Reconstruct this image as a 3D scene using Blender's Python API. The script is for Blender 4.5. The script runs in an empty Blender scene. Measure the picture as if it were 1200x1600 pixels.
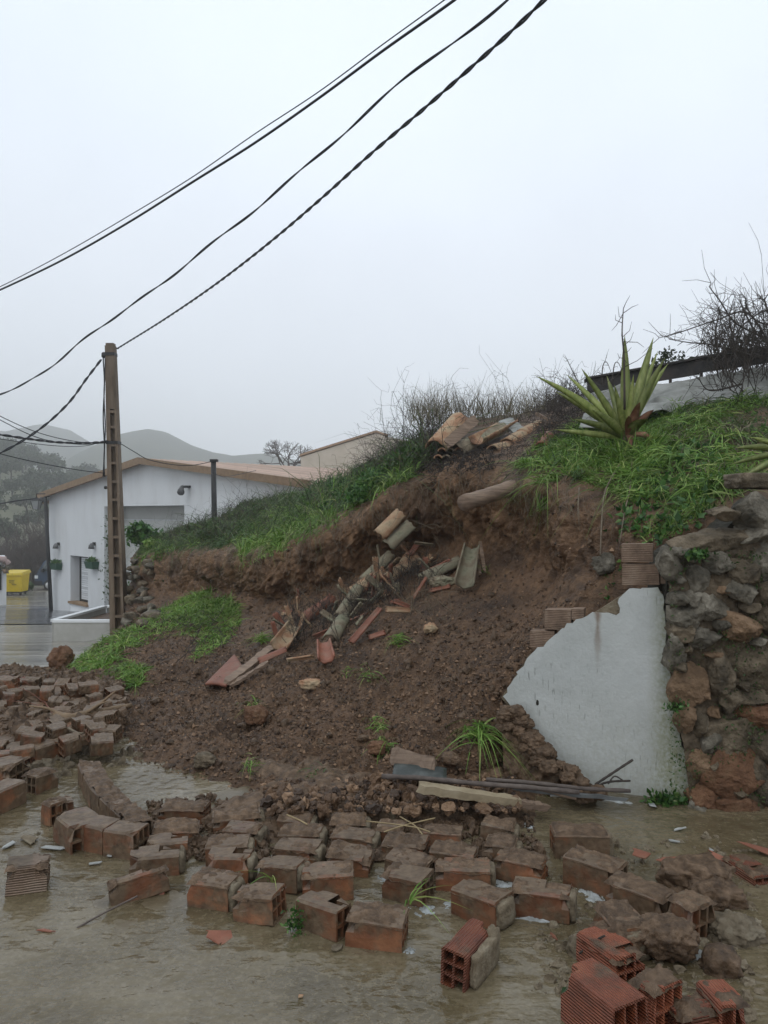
import bpy, math, random
import numpy as np
from mathutils import Vector, Matrix
R = math.radians
rng = np.random.default_rng(7); random.seed(7)
SC = bpy.context.scene; COL = SC.collection
# ---------------------------------------------------------------- camera, sky, sun, exposure
CAMZ = 1.6; F = 1200.0
cd = bpy.data.cameras.new('camera'); cam = bpy.data.objects.new('camera', cd); COL.objects.link(cam)
cam.location = (0, 0, CAMZ); cam.rotation_euler = (R(90), 0, 0)
cd.sensor_fit = 'VERTICAL'; cd.sensor_height = 24; cd.lens = 24*F/1600; cd.clip_end = 6000; cd.clip_start = .05
SC.camera = cam
w = bpy.data.worlds.new('World'); SC.world = w; w.use_nodes = True
nt = w.node_tree; nt.nodes.clear()
sky = nt.nodes.new('ShaderNodeTexSky'); sky.sky_type = 'NISHITA'; sky.sun_disc = False
sky.sun_elevation = R(55); sky.sun_rotation = R(20)
skb = nt.nodes.new('ShaderNodeBackground'); skb.inputs[1].default_value = .05
nt.links.new(sky.outputs[0], skb.inputs[0])
geo = nt.nodes.new('ShaderNodeTexCoord'); sep = nt.nodes.new('ShaderNodeSeparateXYZ')
nt.links.new(geo.outputs['Generated'], sep.inputs[0])
ramp = nt.nodes.new('ShaderNodeValToRGB')   # overcast layer: luminance grows smoothly from horizon to zenith
e = ramp.color_ramp.elements
e[0].position = 0.0; e[0].color = (.80, .86, .93, 1)
e[1].position = .8; e[1].color = (.90, 1.0, 1.09, 1)
m1 = ramp.color_ramp.elements.new(.3); m1.color = (.80, .86, .95, 1)
m2 = ramp.color_ramp.elements.new(.5); m2.color = (.82, .90, 1.0, 1)
nt.links.new(sep.outputs[2], ramp.inputs[0])
cn = nt.nodes.new('ShaderNodeTexNoise'); cn.inputs['Scale'].default_value = 1.7; cn.inputs['Detail'].default_value = 5
nt.links.new(geo.outputs['Generated'], cn.inputs[0])
mr = nt.nodes.new('ShaderNodeMapRange'); mr.inputs[1].default_value = .3; mr.inputs[2].default_value = .7
mr.inputs[3].default_value = .87; mr.inputs[4].default_value = 1.05; nt.links.new(cn.outputs[0], mr.inputs[0])
mx = nt.nodes.new('ShaderNodeVectorMath'); mx.operation = 'SCALE'
nt.links.new(ramp.outputs[0], mx.inputs[0]); nt.links.new(mr.outputs[0], mx.inputs['Scale'])
cb = nt.nodes.new('ShaderNodeBackground'); cb.inputs[1].default_value = 1.14; nt.links.new(mx.outputs[0], cb.inputs[0])
ms = nt.nodes.new('ShaderNodeMixShader'); ms.inputs[0].default_value = .97
nt.links.new(skb.outputs[0], ms.inputs[1]); nt.links.new(cb.outputs[0], ms.inputs[2])
wo = nt.nodes.new('ShaderNodeOutputWorld'); nt.links.new(ms.outputs[0], wo.inputs[0])
sd = bpy.data.lights.new('sun', 'SUN'); sd.energy = .5; sd.angle = R(25); sd.color = (1, .97, .93)
sun = bpy.data.objects.new('sun', sd); COL.objects.link(sun); sun.rotation_euler = (R(35), 0, R(-20))
vs = SC.view_settings; vs.view_transform = 'Standard'; vs.look = 'None'; vs.exposure = 0; vs.gamma = 1; vs.use_curve_mapping = False
SC.cycles.volume_bounces = 3; SC.cycles.max_bounces = 6; SC.cycles.transparent_max_bounces = 12; SC.cycles.use_denoising = True
# ---------------------------------------------------------------- helpers
def gz(y):
    return 0.0 if y < 6 else (-.1*(y-6) if y < 36 else (-3.0-.035*(y-36) if y < 90 else -4.89))
def P(px, py, d): return np.array([(px-600)/F*d, d, CAMZ-(py-800)/F*d])
def G(px, py, h=0.0):                       # the point on the ground (plus h) seen at a pixel
    k = (py-800)/F
    d = (CAMZ-h)/k
    if d > 6:
        d = (CAMZ-h-.6)/(k-.1) if k > .1 else 40
    return np.array([(px-600)/F*d, d, CAMZ-k*d])
def hash3(ix, iy, iz, s):
    h = (ix*374761393 + iy*668265263 + iz*1274126177 + s*974711) & 0xffffffff
    h = ((h ^ (h >> 13))*1274126177) & 0xffffffff
    h = ((h ^ (h >> 16))*668265263) & 0xffffffff
    return ((h ^ (h >> 15)) & 0xffff)/65535.0
def vn(p, s=0):
    i = np.floor(p).astype(np.int64); f = p-i; f = f*f*(3-2*f); r = 0
    for a in (0, 1):
        for b in (0, 1):
            for c in (0, 1):
                wt = (f[:, 0] if a else 1-f[:, 0])*(f[:, 1] if b else 1-f[:, 1])*(f[:, 2] if c else 1-f[:, 2])
                r = r + wt*hash3(i[:, 0]+a, i[:, 1]+b, i[:, 2]+c, s)
    return r*2-1
def fbm(p, sc, oc=4, s=0, gain=.5, ridge=False):
    r = 0; a = 1.0; t = 0
    for k in range(oc):
        n = vn(p*sc+17.3*k, s+k)
        if ridge: n = 1-2*np.abs(n)
        r = r+a*n; t += a; a *= gain; sc *= 2.03
    return r/t
def link_mesh(name, me, mat, parent=None):
    o = bpy.data.objects.new(name, me); COL.objects.link(o)
    if mat: me.materials.append(mat)
    if parent: o.parent = parent
    return o
def mk(name, V, Fc, mat, parent=None, smooth=True):
    V = np.asarray(V, float)
    me = bpy.data.meshes.new(name)
    if isinstance(Fc, np.ndarray) and Fc.ndim == 2:
        n, k = Fc.shape
        me.vertices.add(len(V)); me.vertices.foreach_set('co', V.astype(np.float32).ravel())
        me.loops.add(n*k); me.loops.foreach_set('vertex_index', Fc.astype(np.int32).ravel())
        me.polygons.add(n); me.polygons.foreach_set('loop_start', np.arange(0, n*k, k, dtype=np.int32))
        me.update(calc_edges=True)
    else:
        me.from_pydata([tuple(v) for v in V], [], [tuple(f) for f in Fc])
    me.polygons.foreach_set('use_smooth', np.full(len(me.polygons), smooth))
    return link_mesh(name, me, mat, parent)
class Acc:
    def __init__(s): s.v = []; s.f = []; s.n = 0
    def add(s, V, Fc):
        V = np.asarray(V, float); Fc = [f for f in Fc if len(f) == 4] if isinstance(Fc, list) else Fc; s.v.append(V); s.f.append(np.asarray(Fc)+s.n); s.n += len(V)
    def build(s, name, mat, parent=None, smooth=True):
        return mk(name, np.concatenate(s.v), np.concatenate(s.f), mat, parent, smooth)
def tube(pts, rad, n=6, cap=True):
    pts = np.asarray(pts, float); m = len(pts); rad = np.broadcast_to(np.asarray(rad, float), (m,))
    T = np.gradient(pts, axis=0); T /= np.linalg.norm(T, axis=1)[:, None]+1e-9
    up = np.tile(np.array([0, 0, 1.0]), (m, 1)); up[np.abs(T[:, 2]) > .95] = (1, 0, 0)
    if np.abs(T[:, 2]).max() > .8: up[:] = (.3, .95, .1)
    A = np.cross(T, up); A /= np.linalg.norm(A, axis=1)[:, None]+1e-9; B = np.cross(T, A)
    an = np.linspace(0, 2*math.pi, n, endpoint=False)
    V = pts[:, None]+rad[:, None, None]*(np.cos(an)[None, :, None]*A[:, None]+np.sin(an)[None, :, None]*B[:, None])
    i = np.arange(m-1)[:, None]*n; j = np.arange(n)[None]; k = (j+1) % n
    Fc = np.stack([i+j, i+k, i+n+k, i+n+j], -1).reshape(-1, 4)
    V = V.reshape(-1, 3)
    if cap:
        Fc = [list(f) for f in Fc]+[list(range(n))[::-1], list(range((m-1)*n, m*n))]
    return V, Fc
def fix_tris(me): me.validate(clean_customdata=False)
BOXF = np.array([[0, 3, 2, 1], [4, 5, 6, 7], [0, 1, 5, 4], [1, 2, 6, 5], [2, 3, 7, 6], [3, 0, 4, 7]])
def box(x0, x1, y0, y1, z0, z1):
    return np.array([[x0, y0, z0], [x1, y0, z0], [x1, y1, z0], [x0, y1, z0], [x0, y0, z1], [x1, y0, z1], [x1, y1, z1], [x0, y1, z1]], float), BOXF
def hexa(b, t): return np.array(list(b)+list(t), float), BOXF          # four bottom and four top corners
def empty(name, loc, rz=0, parent=None):
    o = bpy.data.objects.new(name, None); COL.objects.link(o); o.location = loc; o.rotation_euler = (0, 0, rz); o.empty_display_size = .1
    if parent: o.parent = parent
    return o
def tag(o, label, cat, group=None):
    o['label'] = label; o['category'] = cat
    if group: o['group'] = group
    return o
def kind(o, k, label=None):
    o['kind'] = k
    if label: o['label'] = label
    return o
def place(o, loc, X, Y, Z):                 # orient by axes
    m = Matrix(((X[0], Y[0], Z[0], loc[0]), (X[1], Y[1], Z[1], loc[1]), (X[2], Y[2], Z[2], loc[2]), (0, 0, 0, 1)))
    o.matrix_world = m
_ico = {}
def ico(sub):
    if sub not in _ico:
        import bmesh
        bm = bmesh.new(); bmesh.ops.create_icosphere(bm, subdivisions=sub, radius=1)
        _ico[sub] = (np.array([v.co[:] for v in bm.verts]), np.array([[v.index for v in f.verts] for f in bm.faces])); bm.free()
    return _ico[sub]
def rock(size, seed, sub=3, amp=.25, boxy=.5, freq=1.6):
    V, Fc = ico(sub); V = V.copy()
    m = np.abs(V).max(axis=1)[:, None]; V = V*(1-boxy)+V/m*boxy*.8
    N = V/np.linalg.norm(V, axis=1)[:, None]
    V = V+N*(fbm(N+seed*3.7, freq, 4, seed % 91, .55)*amp)[:, None]
    return V*np.asarray(size)/2, Fc
def facet(V, seed, k=16, lo=.55, hi=.85):
    r_ = np.random.default_rng(seed); V = V.copy(); ext = np.abs(V).max(0)+1e-6; U = V/ext
    for _ in range(k):
        n_ = r_.normal(size=3); n_ /= np.linalg.norm(n_); d = r_.uniform(lo, hi); m_ = np.maximum(U@n_-d, 0); U -= m_[:, None]*n_*.95
    return U*ext
def cr(pts, n):                             # catmull-rom through points
    pts = np.asarray(pts, float); p = np.vstack([2*pts[0]-pts[1], pts, 2*pts[-1]-pts[-2]])
    m = len(pts)-1; t = np.linspace(0, m-1e-6, n); i = np.floor(t).astype(int); f = (t-i)[:, None]
    a, b, c, d = p[i], p[i+1], p[i+2], p[i+3]
    return .5*(2*b+(c-a)*f+(2*a-5*b+4*c-d)*f**2+(3*b-a-3*c+d)*f**3)
def inpoly(x, y, poly):
    r = np.zeros(len(x), bool); n = len(poly); j = n-1
    for i in range(n):
        xi, yi = poly[i]; xj, yj = poly[j]
        r ^= ((yi > y) != (yj > y)) & (x < (xj-xi)*(y-yi)/(yj-yi+1e-12)+xi); j = i
    return r
# ---------------------------------------------------------------- materials
class N:
    def __init__(s, name):
        s.m = bpy.data.materials.new(name); s.m.use_nodes = True; s.t = s.m.node_tree; s.b = s.t.nodes['Principled BSDF']
        s.tc = s.new('TexCoord'); s.co = s.tc.outputs['Object']
    def new(s, t): return s.t.nodes.new('ShaderNode'+t)
    def lk(s, a, b): s.t.links.new(a, b)
    def noise(s, scale, det=6, stretch=None, rough=.6, co=None):
        n = s.new('TexNoise'); n.inputs['Scale'].default_value = scale; n.inputs['Detail'].default_value = det; n.inputs['Roughness'].default_value = rough
        c = co or s.co
        if stretch:
            mp = s.new('Mapping'); mp.inputs['Scale'].default_value = stretch; s.lk(c, mp.inputs[0]); c = mp.outputs[0]
        s.lk(c, n.inputs[0]); return n.outputs[0]
    def ramp(s, f, stops):
        r = s.new('ValToRGB'); el = r.color_ramp.elements
        while len(el) < len(stops): el.new(.5)
        for q, (p, c) in zip(el, stops): q.position = p; q.color = (*c, 1) if len(c) == 3 else c
        s.lk(f, r.inputs[0]); return r.outputs[0]
    def mix(s, f, a, b, mode='MIX'):
        m = s.new('Mix'); m.data_type = 'RGBA'; m.blend_type = mode
        for v, k in ((f, 0), (a, 6), (b, 7)):
            if hasattr(v, 'links'): s.lk(v, m.inputs[k])
            else: m.inputs[k].default_value = v if k == 0 else (*v, 1)
        return m.outputs[2]
    def math(s, op, a, b=0):
        m = s.new('Math'); m.operation = op
        for k, v in ((0, a), (1, b)):
            if hasattr(v, 'links'): s.lk(v, m.inputs[k])
            else: m.inputs[k].default_value = v
        return m.outputs[0]
    def rng(s, f, a, b, c=0, d=1):
        m = s.new('MapRange'); s.lk(f, m.inputs[0])
        for k, v in zip((1, 2, 3, 4), (a, b, c, d)): m.inputs[k].default_value = v
        return m.outputs[0]
    def bump(s, f, dist, prev=None, st=1):
        b = s.new('Bump'); b.inputs['Distance'].default_value = dist; b.inputs['Strength'].default_value = st; s.lk(f, b.inputs['Height'])
        if prev: s.lk(prev, b.inputs['Normal'])
        return b.outputs[0]
    def out(s, col=None, rough=None, nor=None, spec=None):
        if col is not None:
            if hasattr(col, 'links'): s.lk(col, s.b.inputs['Base Color'])
            else: s.b.inputs['Base Color'].default_value = (*col, 1)
        if rough is not None:
            if hasattr(rough, 'links'): s.lk(rough, s.b.inputs['Roughness'])
            else: s.b.inputs['Roughness'].default_value = rough
        if nor is not None: s.lk(nor, s.b.inputs['Normal'])
        if spec is not None: s.b.inputs['Specular IOR Level'].default_value = spec
        return s.m
def simple(name, cols, scale=6, rough=.7, bump=.004, bscale=None, stretch=None, spec=.4, metal=0, det=6):
    n = N(name); f = n.noise(scale, det, stretch)
    k = len(cols); c = n.ramp(f, [(.28+.44*i/max(1, k-1), cc) for i, cc in enumerate(cols)])
    oi = n.new('ObjectInfo'); v = n.rng(oi.outputs['Random'], 0, 1, .82, 1.15)
    c = n.mix(1.0, c, v, 'MULTIPLY') if False else c
    hsv = n.new('HueSaturation'); n.lk(v, hsv.inputs['Value']); n.lk(c, hsv.inputs['Color']); c = hsv.outputs[0]
    nb = n.bump(n.noise(bscale or scale*4, 8, stretch), bump) if bump else None
    n.b.inputs['Metallic'].default_value = metal
    return n.out(c, rough, nb, spec)
def leafmat(name, cols, rough=.5, trans=.25):
    n = N(name); g = n.new('NewGeometry'); f = g.outputs['Random Per Island']
    k = len(cols); c = n.ramp(f, [(i/max(1, k-1), cc) for i, cc in enumerate(cols)])
    big = n.rng(n.noise(1.7, 3), .35, .65, .75, 1.2); hsv = n.new('HueSaturation'); n.lk(big, hsv.inputs['Value']); n.lk(c, hsv.inputs['Color'])
    c = hsv.outputs[0]
    n.out(c, rough, None, .35)
    tr = n.new('BsdfTranslucent'); n.lk(c, tr.inputs[0]); mxx = n.new('MixShader'); mxx.inputs[0].default_value = trans
    n.lk(n.b.outputs[0], mxx.inputs[1]); n.lk(tr.outputs[0], mxx.inputs[2])
    n.lk(mxx.outputs[0], n.t.nodes['Material Output'].inputs[0]); return n.m
# soils
n = N('wet_soil')
f1 = n.noise(1.3, 5); f2 = n.noise(14, 8, None, .7); f3 = n.noise(70, 6)
at = n.new('Attribute'); at.attribute_name = 'dry'
c = n.ramp(f2, [(.3, (0.0356, 0.0191, 0.0091)), (.5, (0.0974, 0.0530, 0.0262)), (.7, (0.1960, 0.1145, 0.0626))])
c2 = n.ramp(f2, [(.3, (0.0772, 0.0391, 0.0172)), (.5, (0.1960, 0.1060, 0.0505)), (.72, (0.3208, 0.1908, 0.1011))])
c = n.mix(at.outputs['Fac'], c, c2)
c = n.mix(n.rng(f1, .50, .68, 0, .5), c, (0.1913, 0.1075, 0.0605)); c = n.mix(n.rng(n.noise(2.3, 6), .5, .36, 0, .65), c, (0.0315, 0.0164, 0.0087))
nb = n.bump(f2, .035); nb = n.bump(f3, .010, nb)
SOIL = n.out(c, n.rng(f2, .3, .7, .42, .8), nb, .45)
n = N('clod_soil'); g = n.new('NewGeometry')
c = n.ramp(g.outputs['Random Per Island'], [(0, (0.0309, 0.0159, 0.0081)), (.5, (0.1010, 0.0551, 0.0272)), (.85, (0.1723, 0.1007, 0.0546)), (1, (0.2851, 0.1749, 0.1011))])
CLOD = n.out(c, n.rng(n.noise(60), .3, .7, .4, .75), n.bump(n.noise(60, 8), .012), .45)
MUD = simple('mud_crust', [(0.0389, 0.0220, 0.0115), (0.1021, 0.0615, 0.0334), (0.1944, 0.1247, 0.0747)], 22, .6, .012, 60)
MORTAR = simple('old_mortar', [(0.0800, 0.0600, 0.0360), (0.1600, 0.1240, 0.0800), (0.2240, 0.1920, 0.1360)], 18, .8, .010, 60)
# hollow clay brick: terracotta, extrusion ribs, mud film
def clay(name, cols, mudamt, ribs):
    n = N(name); f = n.noise(9, 7); c = n.ramp(f, [(.3, cols[0]), (.5, cols[1]), (.72, cols[2])])
    oi = n.new('ObjectInfo'); v = n.rng(oi.outputs['Random'], 0, 1, .65, 1.4)
    h = n.new('HueSaturation'); n.lk(v, h.inputs['Value']); n.lk(c, h.inputs['Color']); c = h.outputs[0]
    ofs = n.new('VectorMath'); ofs.operation = 'ADD'; n.lk(n.co, ofs.inputs[0]); cmb = n.new('CombineXYZ'); n.lk(n.math('MULTIPLY', oi.outputs['Random'], 31), cmb.inputs[0]); n.lk(cmb.outputs[0], ofs.inputs[1]); mud = n.noise(6.5, 8, None, .7, ofs.outputs[0])
    g = n.new('NewGeometry'); sp = n.new('SeparateXYZ'); n.lk(g.outputs['Normal'], sp.inputs[0])
    up = n.rng(sp.outputs[2], .3, 1, 0, .12)
    k = n.rng(n.math('ADD', mud, up), .60-mudamt, .74-mudamt, 0, .9)
    c = n.mix(k, c, n.ramp(n.noise(30, 6), [(.3, (0.0535, 0.0350, 0.0194)), (.7, (0.1652, 0.1166, 0.0699))]))
    oc = n.new('SeparateXYZ'); n.lk(n.co, oc.inputs[0])
    nb = n.bump(n.noise(45, 8), .004)
    if ribs:
        s1 = n.math('SINE', n.math('MULTIPLY', n.math('ADD', oc.outputs[1], oc.outputs[2]), 620))
        nb = n.bump(s1, .0035, nb)
    return n.out(c, n.rng(mud, .3, .7, .35, .7), nb, .5)
CL = [(0.0983, 0.0374, 0.0178), (0.1825, 0.0702, 0.0318), (0.2808, 0.1264, 0.0608)]
CLR = [(0.1485, 0.0446, 0.0218), (0.2673, 0.0772, 0.0366), (0.3564, 0.1287, 0.0644)]
BRICK = clay('clay_brick', CL, .18, False); BRICKM = clay('muddy_brick', CL, .24, False); BRICKR = clay('red_ribbed_brick', CLR, -.03, True)
BRICKP = clay('pale_brick', [(.20, .13, .09), (.27, .18, .12), (.34, .25, .18)], .1, True)
TILE = simple('roof_tile', [(.16, .085, .05), (.29, .155, .085), (.36, .26, .16), (.13, .12, .075)], 7, .8, .005, 40)
TILER = simple('red_tile', [(.13, .055, .035), (.23, .085, .05), (.20, .12, .08)], 7, .6, .005, 40)
TILEG = simple('mossy_tile', [(.10, .08, .055), (.19, .15, .10), (.24, .22, .15), (.09, .10, .055)], 8, .85, .005, 40)
STONEM = [simple('stone_'+k, c, 9, .8, .03, 26) for k, c in (('grey', [(.035, .031, .022), (.125, .108, .080), (.32, .285, .225)]), ('brown', [(.038, .029, .018), (.115, .088, .056), (.24, .185, .125)]), ('ochre', [(.10, .062, .035), (.20, .125, .07), (.28, .18, .11)]), ('rust', [(.085, .042, .022), (.155, .075, .038), (.20, .115, .062)]))]
DARKM = simple('wall_earth', [(.012, .011, .008), (.03, .026, .018), (.05, .045, .03)], 9, .9, .02)
GROUT = simple('wet_earth_joint', [(0.0468, 0.0343, 0.0218), (0.1014, 0.0749, 0.0468), (0.1560, 0.1170, 0.0780)], 12, .85, .02, 40)
WOOD = simple('weathered_wood', [(.10, .065, .045), (.19, .13, .09), (.27, .19, .13)], 6, .7, .006, 20, (1, 1, 14))
WOODP = simple('pale_wood', [(.20, .15, .09), (.34, .27, .17), (.42, .35, .24)], 8, .6, .004)
TWIG = simple('dark_twig', [(.03, .024, .02), (.07, .055, .045)], 20, .8, 0)
TWIGB = simple('brown_twig', [(.055, .042, .036), (.12, .095, .08)], 20, .8, 0)
STRAW = simple('dry_straw', [(.22, .16, .08), (.34, .26, .14)], 20, .7, 0)
ROOT = simple('root', [(.10, .075, .05), (.20, .16, .11)], 20, .8, .003)
GRASS = leafmat('grass_green', [(.06, .125, .018), (.12, .225, .035), (.18, .31, .055), (.30, .34, .11)])
GRASSD = leafmat('grass_dark', [(.03, .06, .018), (.055, .105, .028), (.08, .145, .04), (.15, .14, .07)])
LEAF = leafmat('broad_leaf', [(.022, .065, .016), (.045, .115, .026), (.075, .175, .038), (.14, .23, .06)], .4)
DRYG = leafmat('dry_grass', [(.09, .08, .05), (.15, .13, .08), (.22, .19, .12)])
OLIVE = leafmat('olive_leaf', [(.045, .055, .03), (.075, .09, .05), (.11, .125, .075)], .6)
OAK = leafmat('oak_leaf', [(.014, .024, .012), (.03, .042, .02), (.05, .062, .03)], .6)
METALD = simple('dark_metal', [(.012, .012, .013), (.03, .028, .027)], 12, .55, .002)
BEAMM = simple('rusty_black_steel', [(.012, .011, .011), (.028, .024, .022), (.05, .035, .028)], 9, .6, .003)
CABLE = simple('black_cable', [(.008, .009, .012), (.014, .015, .02)], 5, .5, 0)
WALLW = simple('white_render', [(.66, .66, .65), (.73, .74, .74), (.76, .77, .77)], 1.3, .9, .002, 60, (1, 1, .3))
CONC = simple('stained_concrete', [(.09, .063, .042), (.15, .108, .073), (.20, .155, .115)], 5, .85, .004, 60, (3, 3, .5))
CREAM = simple('cream_render', [(.40, .36, .29), (.50, .46, .39)], 1.5, .9, .003)
YEL = simple('yellow_plastic', [(.60, .42, .01), (.68, .50, .02)], 5, .5, 0)
GLASS = simple('dark_glass', [(.02, .03, .035), (.05, .065, .07)], 3, .08, 0, spec=.8)
BLUE = simple('blue_paint', [(.012, .03, .06), (.018, .04, .08)], 3, .3, 0, spec=.6)
RUBBER = simple('rubber', [(.015, .015, .015), (.03, .03, .03)], 5, .7, 0)
GREENP = simple('green_plastic', [(.01, .05, .025), (.015, .07, .035)], 5, .5, 0)
SHUT = simple('white_slats', [(.58, .59, .60), (.64, .65, .66)], 4, .6, 0)
ROOFM = simple('pinkish_roof_sheet', [(.46, .33, .26), (.56, .43, .35)], 2, .6, .002)
TRIM = simple('terracotta_trim', [(.20, .13, .075), (.30, .20, .12)], 5, .8, .003)
TARP = simple('dirty_tarpaulin', [(.06, .06, .05), (.20, .20, .18), (.33, .33, .31)], 3.2, .5, .012, 9)
# plaster of the wall remnant: grey-white with fine vertical mould flecks and one rust stain
n = N('dirty_plaster')
fl = n.noise(18, 4, (2.2, 2.2, .16), .5); bigf = n.noise(1.6, 4); fine = n.noise(50, 6)
c = n.ramp(n.noise(3, 6), [(.3, (.41, .425, .405)), (.7, (.52, .535, .515))])
sp = n.new('SeparateXYZ'); n.lk(n.co, sp.inputs[0])
k = n.math('MULTIPLY', n.rng(n.noise(30, 4, (3.2, 3.2, .5), .5), .60, .70, 0, .6), n.rng(bigf, .44, .60, 0, 1))
c = n.mix(k, c, (.10, .105, .085))
base = n.math('MULTIPLY', n.rng(sp.outputs[2], .65, .0, 0, 1), n.rng(fine, .3, .65, .1, .55)); c = n.mix(base, c, (.30, .28, .20))
stx = n.math('ABSOLUTE', n.math('SUBTRACT', sp.outputs[0], 1.222)); stx = n.math('ADD', stx, n.math('MULTIPLY', n.math('SUBTRACT', n.noise(9), .5), .05))
st = n.math('MULTIPLY', n.rng(stx, .006, .024, 1, 0), n.rng(sp.outputs[2], .66, 1.0, 0, .8)); c = n.mix(st, c, (.17, .105, .06))
edge = n.math('MULTIPLY', n.rng(n.math('ADD', sp.outputs[0], n.math('MULTIPLY', n.noise(12), .06)), 1.50, 1.60, 0, .75), n.rng(fine, .35, .6, .3, 1)); c = n.mix(edge, c, (.22, .23, .12))
nb = n.bump(n.noise(14, 4, (1, 1, .7)), .007); nb = n.bump(fine, .0025, nb)
PLAST = n.out(c, .6, nb, .4)
# ground: muddy concrete near, wet streaked concrete and asphalt down the street
n = N('wet_ground')
sp = n.new('SeparateXYZ'); n.lk(n.co, sp.inputs[0])
near = n.ramp(n.noise(2.5, 8, None, .65), [(.3, (.055, .042, .022)), (.5, (.12, .093, .055)), (.7, (.19, .155, .10))])
spk = n.noise(70, 4); near = n.mix(n.rng(spk, .58, .68, 0, .6), near, (.25, .22, .17)); near = n.mix(n.rng(n.noise(55, 3), .60, .70, 0, .5), near, (.06, .045, .03))
st = n.noise(1.1, 7, (.28, 1.5, 1), .6)
far = n.ramp(st, [(.32, (.10, .095, .085)), (.48, (.22, .205, .175)), (.6, (.30, .27, .22)), (.75, (.20, .165, .11))])
vf = n.ramp(n.noise(.05, 6), [(.35, (.06, .065, .035)), (.6, (.10, .09, .05))])
c = n.mix(n.rng(sp.outputs[1], 6.2, 8.5), near, far); c = n.mix(n.rng(sp.outputs[1], 52, 56), c, vf)
rg = n.math('ADD', n.rng(sp.outputs[1], 6, 9, .2, 0), n.rng(st, .3, .7, .04, .28)); rg = n.math('ADD', rg, n.rng(sp.outputs[1], 52, 56, 0, .6))
nb = n.bump(st, .02); nb = n.bump(n.noise(30, 6), .003, nb)
GROUND = n.out(c, rg, nb, .5)
n = N('wet_asphalt')
st = n.noise(1.2, 6, (.22, 1.6, 1), .6)
c = n.ramp(st, [(.3, (.045, .047, .055)), (.55, (.085, .088, .10)), (.72, (.18, .155, .115))])
ASPH = n.out(c, n.rng(st, .3, .7, .05, .3), n.bump(st, .02), .5)
# muddy water: turbid body with ripples
n = N('muddy_water')
w1 = n.noise(1.6, 5, (1, 1.4, 1), .55); w2 = n.noise(9, 4, (1, 1.7, 1), .5); w3 = n.noise(34, 3, (1, 1.5, 1))
wv = n.new('TexWave'); wv.inputs['Scale'].default_value = 2.2; wv.inputs['Distortion'].default_value = 14; wv.inputs['Detail'].default_value = 2; wv.inputs['Detail Scale'].default_value = 1.4; n.lk(n.co, wv.inputs[0])
c = n.ramp(w1, [(.3, (.070, .052, .025)), (.45, (.125, .097, .054)), (.6, (.165, .132, .080)), (.75, (.22, .185, .125))])
sw_ = n.noise(2.4, 6, (1, 2.6, 1), .7); c = n.mix(n.rng(sw_, .52, .62, 0, .45), c, (.11, .085, .045)); c = n.mix(n.rng(n.noise(60, 4), .48, .68, 0, .35), c, (.30, .25, .17)); c = n.mix(n.rng(n.noise(48, 4), .56, .70, 0, .3), c, (.05, .04, .02))
nb = n.bump(w1, .030); nb = n.bump(w2, .012, nb); nb = n.bump(wv.outputs['Fac'], .003, nb); nb = n.bump(w3, .0026, nb)
n.b.inputs['IOR'].default_value = 1.33; n.lk(n.rng(w1, .3, .7, .78, .93), n.b.inputs['Alpha'])
WATER = n.out(c, .02, nb, 1.0)
SKYGLINT = simple('sky_glint', [(.17, .165, .14), (.30, .31, .30), (.46, .49, .50)], 16, .25, .01, 40)  # pale tones painted as sky mirrored in running water
HILLM = simple('hill_scrub', [(.05, .055, .03), (.10, .10, .055), (.13, .115, .075)], .12, .95, 0)
MOUNT = simple('mountain_scrub', [(.045, .05, .035), (.09, .09, .06)], .02, .95, 0)
# ---------------------------------------------------------------- ground
def axis(pts): return np.concatenate([np.linspace(a, b, n, endpoint=False) for a, b, n in pts]+[[pts[-1][1]]])
xs = axis([(-515, -60, 12), (-60, -9, 40), (-9, -3, 60), (-3, 3.2, 320), (3.2, 9, 40), (9, 60, 20), (60, 515, 12)])
ys = axis([(-28, 1.2, 20), (1.2, 5, 200), (5, 9, 90), (9, 56, 160), (56, 100, 10), (100, 615, 14)])
X, Y = np.meshgrid(xs, ys); Z = np.vectorize(gz)(Y)
pp = np.stack([X.ravel(), Y.ravel(), np.zeros(X.size)], 1)
nearm = ((np.abs(X) < 8) & (Y < 9) & (Y > 0)).astype(float)
Z = Z+(fbm(pp, 1.1, 4, 3)*.022+fbm(pp, 9, 3, 5)*.006).reshape(X.shape)*nearm+fbm(pp, .35, 3, 9).reshape(X.shape)*.05*(Y > 6)*(Y < 60)
def gridf(ny, nx):
    i = np.arange(ny-1)[:, None]*nx+np.arange(nx-1)[None]
    return np.stack([i, i+1, i+nx+1, i+nx], -1).reshape(-1, 4)
kind(mk('ground', np.stack([X.ravel(), Y.ravel(), Z.ravel()], 1), gridf(len(ys), len(xs)), GROUND), 'structure', 'wet muddy concrete lane sloping down to the left and away')
# asphalt patch down the street, a sheet just above the concrete
xs2 = np.linspace(-34, -6.5, 60); ys2 = np.linspace(21, 40, 60); X, Y = np.meshgrid(xs2, ys2)
lo = 21+2*np.sin(X*.35)*.4+(-X-6.5)*.06; Y = lo+(Y-21)/19*(37.5+np.sin(X*.5)*.7+(-X-6.5)*.1-lo)
pp = np.stack([X.ravel(), Y.ravel(), np.zeros(X.size)], 1)
Z = np.vectorize(gz)(Y)+.02+fbm(pp, .35, 3, 9).reshape(X.shape)*.05
kind(mk('road', np.stack([X.ravel(), Y.ravel(), Z.ravel()], 1), gridf(60, 60), ASPH), 'structure', 'wet dark asphalt below the white hall')
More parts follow.
